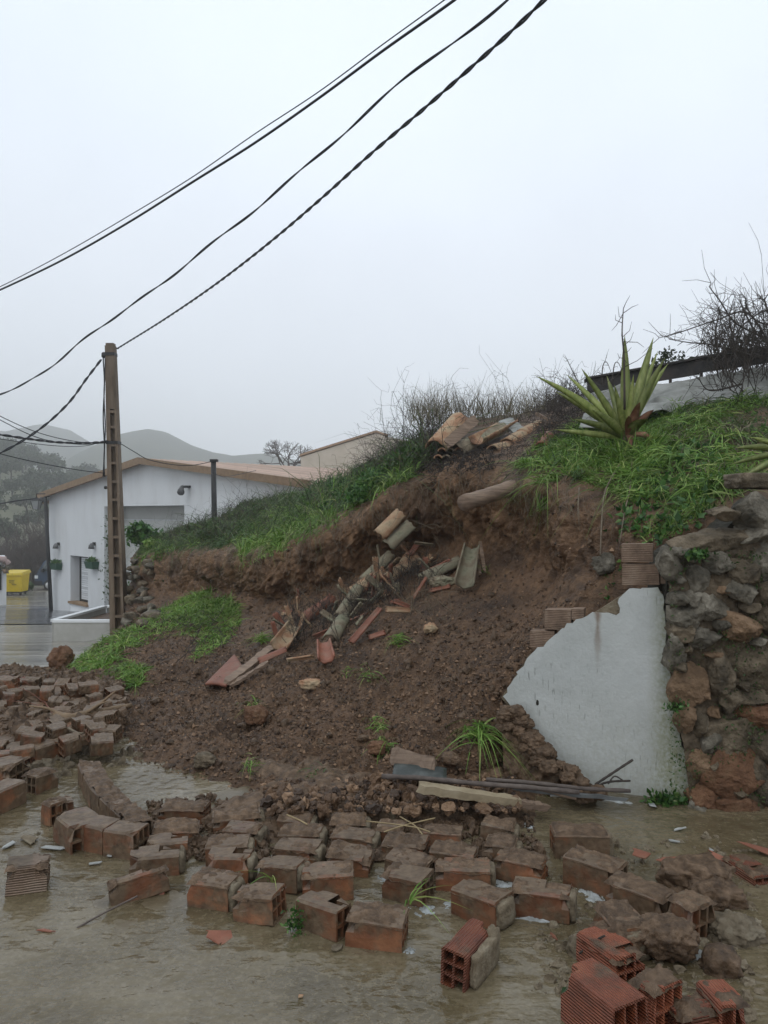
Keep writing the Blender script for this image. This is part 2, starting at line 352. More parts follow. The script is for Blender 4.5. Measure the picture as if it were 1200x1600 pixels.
# flood water over the near lane
xs3 = np.linspace(-4.2, 4.2, 120); ys3 = np.linspace(.6, 5.9, 90); X, Y = np.meshgrid(xs3, ys3)
pp = np.stack([X.ravel(), Y.ravel(), np.zeros(X.size)], 1)
kind(mk('water', np.c_[X.ravel(), Y.ravel(), .009+.003*fbm(pp, 2.5, 4, 2)], gridf(90, 120), WATER), 'structure', 'shallow brown flood water over the lane')
# ---------------------------------------------------------------- far mountains and the near hillside
def ridge(name, outline, d, base, depth, mat, amp, label, nx=220, ny=50):
    o = np.array(outline, float); px = np.linspace(o[0, 0], o[-1, 0], nx); py = np.interp(px, o[:, 0], o[:, 1])
    V = []
    for j in range(ny):
        t = j/(ny-1)*1.5
        dd = d-depth+depth*min(t, 2-t) if t <= 1 else d+depth*(t-1)
        zc = CAMZ+(800-py)/F*d
        h = np.sin(min(t, 1)*math.pi/2)**1.1 if t <= 1 else 1-.8*(t-1)**1
        z = base+(zc-base)*h
        V.append(np.stack([(px-600)/F*d, np.full(nx, dd), z], 1))
    V = np.concatenate(V); q = V.copy(); n_ = fbm(q/d*60, .25, 5, 4)
    V[:, 2] += n_*amp*np.clip((V[:, 2]-base)/20, 0, 1)
    return kind(mk(name, V, gridf(ny, nx), mat), 'structure', label)
ridge('mountain', [(-500, 700), (-200, 640), (-60, 665), (20, 676), (70, 664), (110, 672), (150, 696), (200, 716), (300, 735), (500, 760)], 520, -6, 120, MOUNT, 2, 'hazy mountain shoulder on the left', 200)
ridge('mountain', [(60, 770), (140, 720), (180, 694), (210, 679), (240, 673), (262, 677), (300, 696), (340, 710), (370, 716), (395, 712), (420, 711), (460, 720), (600, 735), (900, 760), (1500, 770)], 400, -6, 120, MOUNT, 1.5, 'pale rounded mountain peak behind the white hall', 240)
hp = [(-700, 640), (-300, 660), (-60, 690), (0, 712), (35, 725), (70, 737), (118, 752), (160, 768), (220, 785), (300, 800)]
ridge('hill', hp, 190, -6, 125, HILLM, 1.2, 'green brown hillside with olive trees', 120, 60)
def hillz(px, d):
    o = np.array(hp, float); py = np.interp(px, o[:, 0], o[:, 1]); zc = CAMZ+(800-py)/F*190
    t = (d-65)/125; return -6+(zc+6)*math.sin(min(max(t, 0), 1)*math.pi/2)**1.1
def crown(rx, rz, nclump, nleaf, lsize, seed, cz):
    r = np.random.default_rng(seed); V = []; cs = r.normal(size=(nclump, 3)); cs /= np.linalg.norm(cs, axis=1)[:, None]
    cs *= (r.random(nclump)**.4*.8)[:, None]; cs[:, 2] = np.abs(cs[:, 2])*1.1-.25
    k = r.integers(0, nclump, nleaf); c = cs[k]+r.normal(size=(nleaf, 3))*.17
    c = c*np.array([rx, rx, rz])+np.array([0, 0, cz])
    a = r.normal(size=(nleaf, 3)); a /= np.linalg.norm(a, axis=1)[:, None]; b = np.cross(a, r.normal(size=(nleaf, 3))); b /= np.linalg.norm(b, axis=1)[:, None]
    s = lsize*(.5+r.random(nleaf))[:, None]
    V = np.stack([c-a*s, c+b*s*.5, c+a*s, c-b*s*.5], 1).reshape(-1, 3)
    return V, np.arange(nleaf*4).reshape(-1, 4)
def trunkm(h, r0, seed, nb=5, spread=.7):
    r = np.random.default_rng(seed); A = Acc()
    A.add(*tube(cr([(0, 0, -.4), (.05*h, 0, h*.3), (0, .04*h, h*.6)], 6), np.linspace(r0, r0*.6, 6), 6))
    for i in range(nb):
        an = i/nb*6.28+r.random(); t = (spread*h*.5*math.cos(an), spread*h*.5*math.sin(an), h*(.9+.3*r.random()))
        A.add(*tube(cr([(0, .02*h, h*.45), (t[0]*.4, t[1]*.4, h*.65), t], 6), np.linspace(r0*.5, r0*.12, 6), 5))
    return A
trees = []
for vi, (m, nl, ls) in enumerate(((OLIVE, 1100, .22), (OLIVE, 900, .24), (OAK, 1500, .2))):
    cv = crown(2.0, 1.7, 16, nl, ls, 40+vi, 2.0)
    trees.append((cv, trunkm(2.0, .16, 50+vi), m))
tmesh = {}
spots = []
rr = random.Random(5)
for i in range(150):
    d = rr.choice([rr.uniform(80, 110), rr.uniform(105, 150), rr.uniform(150, 192)]); px = rr.uniform(-60, 150)
    dark = d > 165
    if all(abs(px-a)*d/1200 > 2.3 or abs(d-b) > 4.5 for a, b, _ in spots): spots.append((px, d, dark))
spots.sort(key=lambda s: -s[1])
for i, (px, d, dark) in enumerate(spots):
    v = 2 if dark else rr.choice((0, 1)); (cv, tr, m) = trees[v]
    o = empty('oak_tree' if v == 2 else 'olive_tree', ((px-600)/F*d, d, hillz(px, d)-.1), rr.random()*6.28); s = rr.uniform(.8, 1.25)*(1.25 if v == 2 else 1); o.scale = (s, s, s*rr.uniform(.85, 1.1))
    if v not in tmesh:
        c = mk('crown', cv[0], cv[1], m, o); t = tr.build('trunk', TWIG, o); tmesh[v] = (c, t)
    else:
        for q in tmesh[v]:
            c = q.copy(); COL.objects.link(c); c.parent = o
    if v == 2: tag(o, 'dark evergreen oak on the crest of the misty hillside', 'tree', 'dark oaks along the hill crest')
    else: tag(o, 'grey green olive tree on the misty hillside beyond the lane', 'tree', 'olive trees on the hillside')
# bare scrub at the hillside foot, behind the bin and van
A = Acc(); r = np.random.default_rng(3)
for i in range(1100):
    d = r.uniform(56, 64); x = (r.uniform(-60, 120)-600)/F*d; zb = gz(d)-.2; h = r.uniform(2.2, 5.8)*(.75+.25*math.sin(x*.9))
    a = r.uniform(0, 6.28); l = r.uniform(.2, .9); q = np.array([[x, d, zb], [x+l*.4*math.cos(a), d+l*.3*math.sin(a), zb+h*.5], [x+l*math.cos(a)*1.6, d+l*math.sin(a), zb+h]])
    A.add(*tube(cr(q, 5), np.linspace(.035, .012, 5), 3, False))
    for k in range(4):
        b = q[1]+(q[2]-q[1])*r.uniform(-.5, .9); a2 = r.uniform(0, 6.28); e_ = b+np.array([math.cos(a2)*.7, math.sin(a2)*.4, r.uniform(.1, .9)])
        A.add(*tube([b, (b+e_)/2+r.normal(size=3)*.06, e_], [.02, .014, .008], 3, False))
kind(A.build('bare_scrub', simple('scrub_twig', [(.05, .038, .034), (.10, .075, .062)], 1, .9, 0)), 'stuff', 'tangle of bare brown branches behind the bin and van')
# ---------------------------------------------------------------- the collapsed bank
GT = lambda px, py: list(G(px, py, -.04))
def q(px, py, d): return list(P(px, py, d))
ST = [  # toe, low, mid, foot, lip, back
 [q(188, 1006, 14.6), q(196, 965, 15.0), q(198, 930, 15.2), q(204, 905, 15.3), q(206, 872, 15.5), q(232, 846, 18)],
 [GT(150, 1018), q(185, 990, 11.6), q(232, 958, 12.6), q(262, 930, 13.2), q(262, 862, 13.4), q(290, 838, 17)],
 [GT(92, 1062), q(160, 1018, 9.3), q(250, 968, 10.2), q(335, 922, 11.3), q(332, 862, 11.2), q(390, 798, 16)],
 [GT(120, 1125), q(215, 1070, 7.2), q(310, 1010, 8.2), q(420, 940, 9.35), q(405, 860, 9.15), q(470, 780, 14)],
 [GT(205, 1215), q(300, 1130, 5.5), q(400, 1040, 6.6), q(508, 925, 8.25), q(520, 822, 7.95), q(560, 748, 12)],
 [GT(300, 1262), q(390, 1170, 4.9), q(495, 1060, 5.9), q(612, 885, 7.6), q(625, 757, 7.3), q(650, 706, 10)],
 [GT(450, 1268), q(500, 1180, 4.65), q(590, 1060, 5.5), q(702, 862, 7.15), q(712, 738, 6.85), q(724, 662, 9.2)],
 [GT(620, 1262), q(640, 1175, 4.5), q(690, 1070, 5.2), q(795, 872, 6.5), q(815, 754, 6.15), q(810, 655, 8.6)],
 [GT(760, 1240), q(745, 1160, 4.5), q(770, 1060, 4.95), q(858, 905, 5.75), q(895, 772, 5.45), q(905, 632, 8.2)],
 [GT(840, 1215), q(810, 1130, 4.62), q(830, 1020, 4.85), q(925, 900, 5.0), q(965, 790, 5.15), q(985, 650, 7.4)],
 [q(960, 1255, 4.62), q(960, 1130, 4.66), q(970, 1000, 4.72), q(1000, 890, 4.76), q(1040, 805, 4.8), q(1080, 632, 6.6)],
 [q(1100, 1255, 4.45), q(1090, 1130, 4.5), q(1090, 1000, 4.5), q(1100, 890, 4.5), q(1120, 790, 4.6), q(1170, 622, 6.3)],
 [q(1400, 1260, 4.3), q(1400, 1130, 4.3), q(1400, 1000, 4.3), q(1400, 890, 4.3), q(1400, 780, 4.4), q(1420, 612, 6.2)],
]
for s in ST:
    b = s[5]; s.append([b[0]+.4, b[1]+3.5, b[2]+.1]); s.append([b[0]+2.5, b[1]+14, b[2]-2.5])
ST = np.array(ST)
NU = [34, 50, 60, 66, 66, 80, 84, 80, 60, 46, 34, 24]; NV = [70, 80, 84, 96, 60, 16, 8]
NT = sum(NU)+1; MT = sum(NV)+1
ut = np.concatenate([np.linspace(i, i+1, n_, endpoint=False) for i, n_ in enumerate(NU)]+[[len(NU)-1e-6]])
vt = np.concatenate([np.linspace(i, i+1, n_, endpoint=False) for i, n_ in enumerate(NV)]+[[len(NV)-1e-6]])
def crt(Pk, t, ten=.5):
    p = np.concatenate([2*Pk[:1]-Pk[1:2], Pk, 2*Pk[-1:]-Pk[-2:-1]]); i = np.floor(t).astype(int); f = (t-i).reshape(-1, *([1]*(Pk.ndim-1)))
    a, b, c, d = p[i], p[i+1], p[i+2], p[i+3]; m0 = (c-a)*ten; m1_ = (d-b)*ten
    return (2*f**3-3*f**2+1)*b+(f**3-2*f**2+f)*m0+(-2*f**3+3*f**2)*c+(f**3-f**2)*m1_
S1 = crt(ST, ut, .5)                                     # (NT, 8, 3)
BS = crt(np.swapaxes(S1, 0, 1), vt, .36)                 # (MT, NT, 3)
def normals(B):
    du = np.gradient(B, axis=1); dv = np.gradient(B, axis=0); nn = np.cross(du, dv); return nn/(np.linalg.norm(nn, axis=2)[..., None]+1e-9)
NB = normals(BS); flat = BS.reshape(-1, 3); VV = np.repeat(vt, NT); UU = np.tile(ut, MT)
deb = np.clip(1.15-np.abs(VV-1.4)/1.9, 0, 1)*np.clip(3.2-VV, 0, 1); scarp = np.clip(1-np.abs(VV-3.45)/.9, 0, 1)
big = fbm(flat, 1.6, 3, 1)*.13+fbm(flat, 4.5, 4, 2, .55)*.075
cl = fbm(flat, 11, 4, 5, .62)*.055+np.maximum(fbm(flat, 26, 3, 8, .6), -.2)*.026
warp = flat+np.stack([fbm(flat, 3, 2, 21)*.12, fbm(flat, 3, 2, 22)*.12, flat[:, 2]*0], 1)
stri = fbm(warp*np.array([1, 1, .3]), 7, 4, 11, .6)*.13+fbm(flat, 2.6, 3, 31)*.16+np.minimum(fbm(flat, 16, 4, 12, .65), .25)*.05-np.abs(fbm(warp*np.array([1, 1, .12]), 5.5, 3, 61, .6))*.16+.04
disp = deb*(big+cl)+scarp*(stri+cl*.45)+.35*np.clip(VV-4, 0, 1)*fbm(flat, 2, 3, 6)*.25
disp *= np.where(UU > 9.2, .35, 1.0)
edge = np.clip(VV*3, 0, 1); disp = disp*edge
Bf = flat+NB.reshape(-1, 3)*disp[:, None]
bank = mk('soil_bank', Bf, gridf(MT, NT)[:, ::1], SOIL)
at = bank.data.attributes.new('dry', 'FLOAT', 'POINT')
dry = np.clip(scarp*1.5, 0, 1)*np.clip(1.5-np.abs(UU-4.4)/4.4, .25, 1)+.25*np.clip(fbm(flat, 1.2, 3, 44)*2, 0, 1)
at.data.foreach_set('value', np.clip(dry, 0, 1).astype(np.float32))
kind(bank, 'structure', 'collapsed brown earth bank with a steep scarp and loose debris slope')
BN = normals(Bf.reshape(MT, NT, 3)).reshape(-1, 3)
if BN[(MT//3)*NT+NT//2, 1] > 0: BN = -BN
BPX = 600+Bf[:, 0]/Bf[:, 1]*F; BPY = 800-(Bf[:, 2]-CAMZ)/Bf[:, 1]*F; BD = Bf[:, 1]
vis = VV < 5.2
def S(px, py, off=0.0, r=5):
    m = np.where(vis & (np.abs(BPX-px) < r) & (np.abs(BPY-py) < r))[0]
    if len(m) == 0: return S(px, py, off, r*2) if r < 160 else P(px, py, 7)
    d = BD[m].min(); return P(px, py, d-off)
def Sd(px, py): return S(px, py)[1]
def NRM(px, py, r=12):
    m = np.where(vis & (np.abs(BPX-px) < r) & (np.abs(BPY-py) < r))[0]
    if len(m) == 0: return np.array([0, -.6, .8])
    v = BN[m].mean(0); return v/np.linalg.norm(v)
# loose crumbs over the debris slope
r = np.random.default_rng(11); I0 = ico(1); V1, F1 = I0
areaw = np.linalg.norm(np.cross(np.gradient(BS, axis=1).reshape(-1, 3), np.gradient(BS, axis=0).reshape(-1, 3)), axis=1)
pr = areaw*(deb+.12*scarp)*(UU < 9.6)*(VV > .02)/(np.maximum(BD, 3)**1.3); pr = pr/pr.sum()
def scatter(idx, smin, smax, pw, base, embed=.25):
    nn = len(idx); V0, F0 = base; s = smin*(smax/smin)**(r.random(nn)**pw)
    sh = 1+.45*r.normal(size=(nn, len(V0))).clip(-1.2, 1.2)*.7; q0 = V0[None]*sh[..., None]*(s[:, None]*(.6+.7*r.random((nn, 3))))[:, None]
    c = Bf[idx]+r.normal(size=(nn, 3))*.008+BN[idx]*(s*embed)[:, None]
    V = (c[:, None]+q0).reshape(-1, 3); Fc = (F0[None]+np.arange(nn)[:, None, None]*len(V0)).reshape(-1, 3); return V, Fc
Vi, Fi = ico(1); V0 = np.array([[0, 0, 1], [.9, 0, .1], [.2, .9, -.1], [-.8, .5, 0], [-.7, -.6, .1], [.3, -.9, 0], [0, 0, -1]]); F0 = np.array([[0, 1, 2], [0, 2, 3], [0, 3, 4], [0, 4, 5], [0, 5, 1], [6, 2, 1], [6, 3, 2], [6, 4, 3], [6, 5, 4], [6, 1, 5]])
idx = r.choice(len(Bf), 60000, p=pr); kind(mk('soil_crumbs', *scatter(idx, .003, .017, 1.5, (V0, F0)), CLOD, smooth=False), 'stuff', 'loose crumbs of wet soil on the slope')
idx = r.choice(len(Bf), 900, p=pr); V2, F2 = ico(2); kind(mk('soil_clods', *scatter(idx, .012, .040, 2.6, (V2, F2), .0), MUD), 'stuff', 'clods of wet earth on the debris slope')
# ---------------------------------------------------------------- vegetation builders
def pick(poly, n_, vmax=5.4, vmin=0):
    m = np.where(inpoly(BPX, BPY, poly) & (VV < vmax) & (VV > vmin))[0]
    wgt = areaw[m]/BD[m]**.6; return m[r.choice(len(m), n_, p=wgt/wgt.sum())]
def blades(base, nrm, hmin, hmax, wd, droop=.5, seg=3, lean=None, spread=.5):
    nn = len(base); h = r.uniform(hmin, hmax, nn); a = r.uniform(0, 6.283, nn)
    hd = np.stack([np.cos(a), np.sin(a), np.zeros(nn)], 1)
    up = nrm*.5+np.array([0, 0, .8])+hd*(r.random(nn)*spread)[:, None]
    if lean is not None: up = up+lean
    up /= np.linalg.norm(up, axis=1)[:, None]
    side = np.cross(up, r.normal(size=(nn, 3))); side /= np.linalg.norm(side, axis=1)[:, None]
    t = np.linspace(0, 1, seg+1); dr = (hd*.6+nrm*.5+np.array([0, 0, -.9]))*(droop*(.4+r.random(nn)))[:, None]
    c = base[:, None]+up[:, None]*(t[None, :, None]*h[:, None, None])+dr[:, None]*((t**2)[None, :, None]*h[:, None, None])
    wv = wd*(.6+.8*r.random(nn))[:, None, None]*(1-t**1.6*.93)[None, :, None]*side[:, None]
    V = np.stack([c-wv, c+wv], 2).reshape(-1, 3)
    k = np.arange(seg)*2; Fb = np.stack([k, k+1, k+3, k+2], -1)
    return V, (Fb[None]+np.arange(nn)[:, None, None]*(seg+1)*2).reshape(-1, 4)
def grass(name, poly, n_, h, wd, mat, label, droop=.5, vmax=5.4, spread=.5, clump=0):
    i = pick(poly, n_, vmax); b = Bf[i].copy()
    if clump:
        k = fbm(b, 3.2, 3, 71); keep = k > -.12+.25*r.random(len(b))-clump*.1; i = i[keep]; b = b[keep]
    b -= BN[i]*.01
    hs = np.clip(1+1.5*fbm(b, 2.6, 3, 77), .35, 2.2); V, Fc = blades(b, BN[i], h[0], h[1], wd, droop, spread=spread)
    m = len(b); V = V.reshape(m, -1, 3); V = b[:, None]+(V-b[:, None])*hs[:, None, None]; return kind(mk(name, V.reshape(-1, 3), Fc, mat), 'stuff', label)
def leaves(base, nrm, size, up=.5):
    nn = len(base); a = r.normal(size=(nn, 3))+nrm*.6+np.array([0, 0, up]); a /= np.linalg.norm(a, axis=1)[:, None]
    b = np.cross(a, r.normal(size=(nn, 3))); b /= np.linalg.norm(b, axis=1)[:, None]; n3 = np.cross(a, b)
    s = (size*(.5+r.random(nn)))[:, None]; wd = s*.28
    V = np.stack([base, base+a*s*.35+b*wd, base+a*s*.4-n3*wd*.35, base+a*s*.35-b*wd, base+a*s], 1).reshape(-1, 3)
    Fl = np.array([[0, 1, 4, 2], [0, 2, 4, 3]]); return V, (Fl[None]+np.arange(nn)[:, None, None]*5).reshape(-1, 4)
def bramble(name, poly, n_, ln, rad, mat, label, upz=.6, vmax=5.4, twigs=3, pts=None):
    A = Acc(); i = pick(poly, n_, vmax) if pts is None else None
    bs = Bf[i] if pts is None else pts; ns = BN[i] if pts is None else np.tile([0, -.2, 1], (len(pts), 1))
    for b, nn in zip(bs, ns):
        l = r.uniform(*ln); d = nn*.6+r.normal(size=3)*.55+np.array([0, 0, upz]); d /= np.linalg.norm(d); c = b+d*l*.5+r.normal(size=3)*l*.10; e_ = b+d*l*.8+r.normal(size=3)*l*.22+np.array([0, 0, -.25*l*r.random()])
        pq = cr([b-nn*.02, c, e_], 6); A.add(*tube(pq, np.linspace(rad, rad*.35, 6), 3, False))
        for k in range(twigs):
            s0 = pq[r.integers(1, 6)]; e2 = s0+r.normal(size=3)*l*.14+d*l*.12; A.add(*tube([s0, (s0+e2)/2+r.normal(size=3)*l*.03, e2], [rad*.5, rad*.4, rad*.25], 3, False))
    return kind(A.build(name, mat), 'stuff', label)
# upper edge of the bank, left half
E1 = [(203, 880), (236, 835), (290, 822), (398, 782), (470, 768), (540, 745), (610, 715), (650, 700), (655, 742), (600, 772), (560, 800), (520, 828), (455, 855), (380, 884), (368, 852), (340, 846), (300, 862), (262, 872), (222, 890)]
grass('grass', E1, 12000, (.10, .32), .004, GRASS, 'lush green grass along the upper edge of the bank', .6, clump=0.3)
grass('grass', [(203, 885), (240, 815), (300, 795), (400, 755), (560, 715), (650, 690), (700, 700), (650, 745), (540, 800), (400, 850), (260, 872)], 16000, (.12, .9), .0032, GRASSD, 'dark mixed weeds along the upper edge of the bank', .8)
bramble('brambles', [(250, 850), (290, 795), (400, 755), (560, 715), (650, 695), (640, 740), (520, 790), (400, 840), (300, 865)], 1500, (.15, .5), .003, TWIG, 'dead brown stems all through the weeds of the bank edge', .7)
i = pick([(280, 850), (400, 765), (560, 720), (650, 705), (640, 745), (520, 800), (400, 850)], 4500); b = Bf[i]+BN[i]*r.uniform(0, .2, len(i))[:, None]+r.normal(size=(len(i), 3))*.05
b = b[fbm(b, 2.4, 3, 90) > -.02]; kind(mk('weeds', *leaves(b, np.tile([0, -.5, .7], (len(b), 1)), .05), GRASSD), 'stuff', 'leafy dark weeds in clumps along the bank edge')
grass('grass', [(366, 850), (400, 820), (470, 790), (520, 775), (530, 825), (455, 858), (380, 888)], 8000, (.14, .34), .0045, GRASS, 'bright green grass tongue hanging over the scarp', .9)
grass('grass', [(512, 768), (560, 738), (612, 722), (650, 720), (652, 745), (600, 775), (540, 800)], 7000, (.14, .32), .0045, GRASS, 'bright green grass at the bank edge beside the roof tiles', .8)
grass('grass', [(205, 876), (240, 845), (268, 830), (272, 860), (250, 880), (215, 895)], 2600, (.08, .2), .006, GRASS, 'fresh grass on the stone corner of the bank', .6)
bramble('brambles', [(255, 850), (290, 800), (400, 760), (400, 815), (360, 845), (300, 862)], 650, (.25, .7), .004, TWIG, 'dark leafless brambles above the left scarp')
bramble('brambles', [(380, 800), (520, 740), (520, 800), (400, 850)], 420, (.2, .5), .0035, TWIGB, 'brown dead stems among the grass')
bramble('brambles', [(545, 735), (600, 690), (680, 665), (700, 700), (690, 735), (640, 742), (580, 750)], 900, (.25, .75), .0035, TWIG, 'dense thicket of bare bramble twigs left of the roof tiles', .8)
grass('grass', [(225, 830), (300, 800), (330, 800), (330, 830), (260, 850)], 2500, (.1, .26), .005, GRASS, 'bright grass among the weeds at the left end of the bank', .7)
grass('grass', [(930, 715), (950, 672), (1010, 672), (1040, 720), (1000, 745), (950, 740)], 3000, (.10, .28), .0038, GRASS, 'grass growing round the base of the spiky plant', .6)
LIP = [(262, 862), (332, 858), (405, 858), (520, 815), (625, 752), (712, 733), (815, 752), (895, 772), (965, 790)]
A = Acc()
for k in range(420):
    x = r.uniform(262, 965); y = np.interp(x, [a for a, _ in LIP], [b for _, b in LIP])+r.uniform(-4, 26); p0 = S(x, y, .02); l = r.uniform(.04, .26); e_ = p0+np.array([r.normal()*.04, -r.uniform(0, .05), -l])
    A.add(*tube(cr([p0, (p0+e_)/2+r.normal(size=3)*.02, e_], 5), np.linspace(.0022, .0009, 5), 3, False))
kind(A.build('rootlets', ROOT), 'stuff', 'thin rootlets hanging from the lip of the scarp')
for mt_, nc_, lab_ in ((GRASS, 46, 'tall bright grass clumps rising from the bank edge'), (GRASSD, 60, 'tall dark grass clumps rising from the bank edge')):
    ii = pick([(230, 860), (300, 800), (400, 762), (560, 722), (650, 705), (650, 740), (520, 805), (400, 858), (300, 858)], nc_); b = np.repeat(Bf[ii], 150, 0)+r.normal(size=(nc_*150, 3))*np.array([.07, .07, .02])
    kind(mk('grass', *blades(b, np.repeat(BN[ii], 150, 0), .12, .34, .0036, 1.0, 4, None, 1.3), mt_), 'stuff', lab_)
ii = pick([(800, 750), (850, 700), (950, 672), (1080, 645), (1200, 622), (1200, 730), (1080, 800), (970, 770), (900, 755)], 60); b = np.repeat(Bf[ii], 110, 0)+r.normal(size=(60*110, 3))*np.array([.06, .06, .02])
kind(mk('grass', *blades(b, np.repeat(BN[ii], 110, 0), .12, .34, .0034, 1.0, 4, None, 1.3), GRASS), 'stuff', 'tall bright grass clumps on the right-hand bank top')
for mt_, nc_, pl_, lab_ in ((GRASSD, 26, [(262, 850), (300, 805), (400, 775), (410, 800), (350, 845), (300, 862)], 'dark leafy bushes at the left end of the bank edge'), (LEAF, 22, [(470, 770), (560, 745), (650, 712), (650, 740), (560, 790), (480, 810)], 'leafy green weeds bulging over the bank edge'), (GRASSD, 16, [(540, 745), (650, 705), (700, 705), (690, 735), (600, 750)], 'dark leafy weeds beside the crest tiles')):
    ii = pick(pl_, nc_); LV = []
    for b0 in Bf[ii]:
        rr0 = r.uniform(.10, .24); n0 = 260; d0 = r.normal(size=(n0, 3)); d0 /= np.linalg.norm(d0, axis=1)[:, None]; d0[:, 2] = np.abs(d0[:, 2]); LV.append((b0+d0*rr0*(r.random((n0, 1))**.35), d0))
    b = np.concatenate([a_ for a_, _ in LV]); dn = np.concatenate([a_ for _, a_ in LV]); kind(mk('weeds', *leaves(b, dn, .05, .2), mt_), 'stuff', lab_)
i = pick([(196, 872), (262, 858), (262, 900), (205, 985)], 2200, 5.4); b = Bf[i]+BN[i]*r.uniform(0, .12, len(i))[:, None]; b = b[fbm(b, 2.5, 3, 31) > .0]
kind(mk('weeds', *leaves(b, np.tile([0, -.8, .3], (len(b), 1)), .05), GRASSD), 'stuff', 'dark weeds growing over the stone corner by the pole')
# mossy mound at the left foot of the bank
E2 = [(95, 1056), (150, 1010), (215, 975), (290, 935), (332, 918), (372, 945), (378, 968), (330, 990), (250, 1000), (190, 1030), (150, 1052)]
grass('grass', E2, 15000, (.05, .2), .005, GRASS, 'green weeds on the mound at the left foot of the bank', .6, clump=1)
grass('grass', [(150, 1080), (165, 1045), (200, 1036), (225, 1048), (222, 1072), (190, 1082)], 2600, (.06, .16), .004, GRASS, 'clump of bright grass low on the left debris', .7)
grass('grass', [(270, 940), (330, 928), (376, 960), (370, 990), (335, 1020), (300, 1035), (310, 1000), (270, 985)], 5200, (.06, .17), .0045, GRASS, 'bright grass on top of the mound', .7)
bramble('brambles', [(215, 1000), (290, 950), (380, 985), (330, 1040), (250, 1040)], 120, (.15, .5), .004, TWIG, 'dead stems on the mound')
# right-hand top of the bank
E3 = [(786, 756), (800, 735), (850, 688), (900, 668), (985, 652), (1080, 636), (1210, 612), (1210, 745), (1110, 800), (1060, 838), (1010, 850), (965, 840), (958, 772), (905, 750), (860, 742), (820, 766)]
grass('grass', E3, 26000, (.07, .24), .0036, GRASS, 'green grass and weeds over the top of the bank on the right', .7, clump=1)
grass('grass', [(840, 700), (985, 650), (1210, 620), (1210, 700), (1000, 720), (860, 735)], 5000, (.06, .2), .003, GRASSD, 'darker grass around the spiky plant', .6)
grass('grass', [(1040, 660), (1150, 650), (1190, 700), (1150, 745), (1060, 740)], 1200, (.15, .34), .004, DRYG, 'dry bent grass behind the stone wall', 1.0)
i = pick([(968, 800), (1000, 742), (1060, 700), (1120, 690), (1150, 740), (1110, 800), (1062, 850), (1010, 838), (985, 845)], 7500)
b = Bf[i]+BN[i]*r.uniform(0, .16, len(i))[:, None]+r.normal(size=(len(i), 3))*.03
kind(mk('weeds', *leaves(b, BN[i], .055), LEAF), 'stuff', 'broad leaved green weeds spilling over the wall top')
i = pick([(960, 855), (975, 800), (1010, 815), (1060, 830), (1040, 850), (985, 870)], 1600); b = Bf[i]+BN[i]*r.uniform(0, .22, len(i))[:, None]
kind(mk('weeds', *leaves(b, BN[i], .05, -.3), LEAF), 'stuff', 'leafy weeds hanging above the broken wall')
i = pick([(830, 700), (1210, 625), (1210, 720), (1000, 745), (850, 735)], 7000); b = Bf[i]+BN[i]*r.uniform(0, .1, len(i))[:, None]
kind(mk('weeds', *leaves(b, BN[i], .05), LEAF), 'stuff', 'small leafy weeds in the grass on the bank')
i = pick([(936, 950), (948, 880), (975, 872), (968, 930), (950, 955)], 700, 6); b = Bf[i]+BN[i]*r.uniform(0, .07, len(i))[:, None]
kind(mk('weeds', *leaves(b, BN[i], .035, -.2), LEAF), 'stuff', 'strip of leaves creeping down beside the broken brick')
bramble('brambles', [(838, 690), (850, 640), (900, 610), (945, 640), (935, 680), (880, 690)], 800, (.2, .6), .004, TWIG, 'dark bramble thicket left of the steel beam', .9, vmax=6.2)
bramble('brambles', [(776, 712), (850, 636), (905, 640), (850, 735), (790, 752)], 420, (.12, .4), .003, TWIGB, 'brown litter of stems right of the crest tiles', .3)
bramble('brambles', [(645, 742), (655, 700), (690, 690), (770, 700), (775, 735), (700, 740)], 1700, (.1, .32), .004, TWIG, 'dark tangle of dead stems in the hollow under the crest tiles', -.2)
pts = np.array([P(r.uniform(640, 870), r.uniform(640, 668), r.uniform(8.4, 9.6)) for _ in range(1400)])
kind(mk('dry_grass', *blades(pts, np.tile([0, 0, 1.0], (len(pts), 1)), .12, .5, .0026, .4, spread=.7), DRYG), 'stuff', 'thin dry grass standing against the sky on the crest')
pts = np.array([P(r.uniform(590, 870), r.uniform(645, 690), r.uniform(8.2, 9.4)) for _ in range(90)])
bramble('brambles', None, 0, (.3, .75), .003, TWIG, 'thin bare stems against the sky on the crest', 1.4, pts=pts, twigs=3)
# weeds hanging on the scarp edge and hanging roots
def tuft(px, py, n_, h, wd, droop, mat, label, spread=1.0, lean=None, off=.02):
    b = S(px, py, off); nn = NRM(px, py); V, Fc = blades(np.tile(b, (n_, 1))+r.normal(size=(n_, 3))*.025, np.tile(nn, (n_, 1)), h*.5, h, wd, droop, 5, lean, spread)
    return tag(mk('grass_tuft', V-b, Fc, mat), label, 'grass tuft') if False else _loc(mk('grass_tuft', V-b, Fc, mat), b, label)
def _loc(o, b, label): o.location = b; return tag(o, label, 'grass tuft')
tuft(748, 1146, 150, .27, .0042, 1.2, GRASS, 'large uprooted tuft of long green grass drooping beside the broken wall')
tuft(618, 1002, 90, .17, .003, .7, GRASS, 'small upright grass tuft below the roof tile heap')
tuft(590, 1132, 50, .12, .003, .9, GRASS, 'small grass tuft on the debris just above the wooden wedge')
tuft(600, 1168, 60, .16, .003, 1.1, GRASS, 'grass tuft touching the left end of the wooden wedge')
tuft(495, 1215, 70, .2, .003, 1.3, GRASSD, 'dark flattened grass tuft at the toe of the debris, left of the planks')
tuft(392, 1105, 40, .13, .003, .9, GRASS, 'small grass tuft in the middle of the left debris slope')
tuft(575, 1055, 40, .10, .003, .8, GRASS, 'tiny grass tuft halfway between the tile heap and the planks')
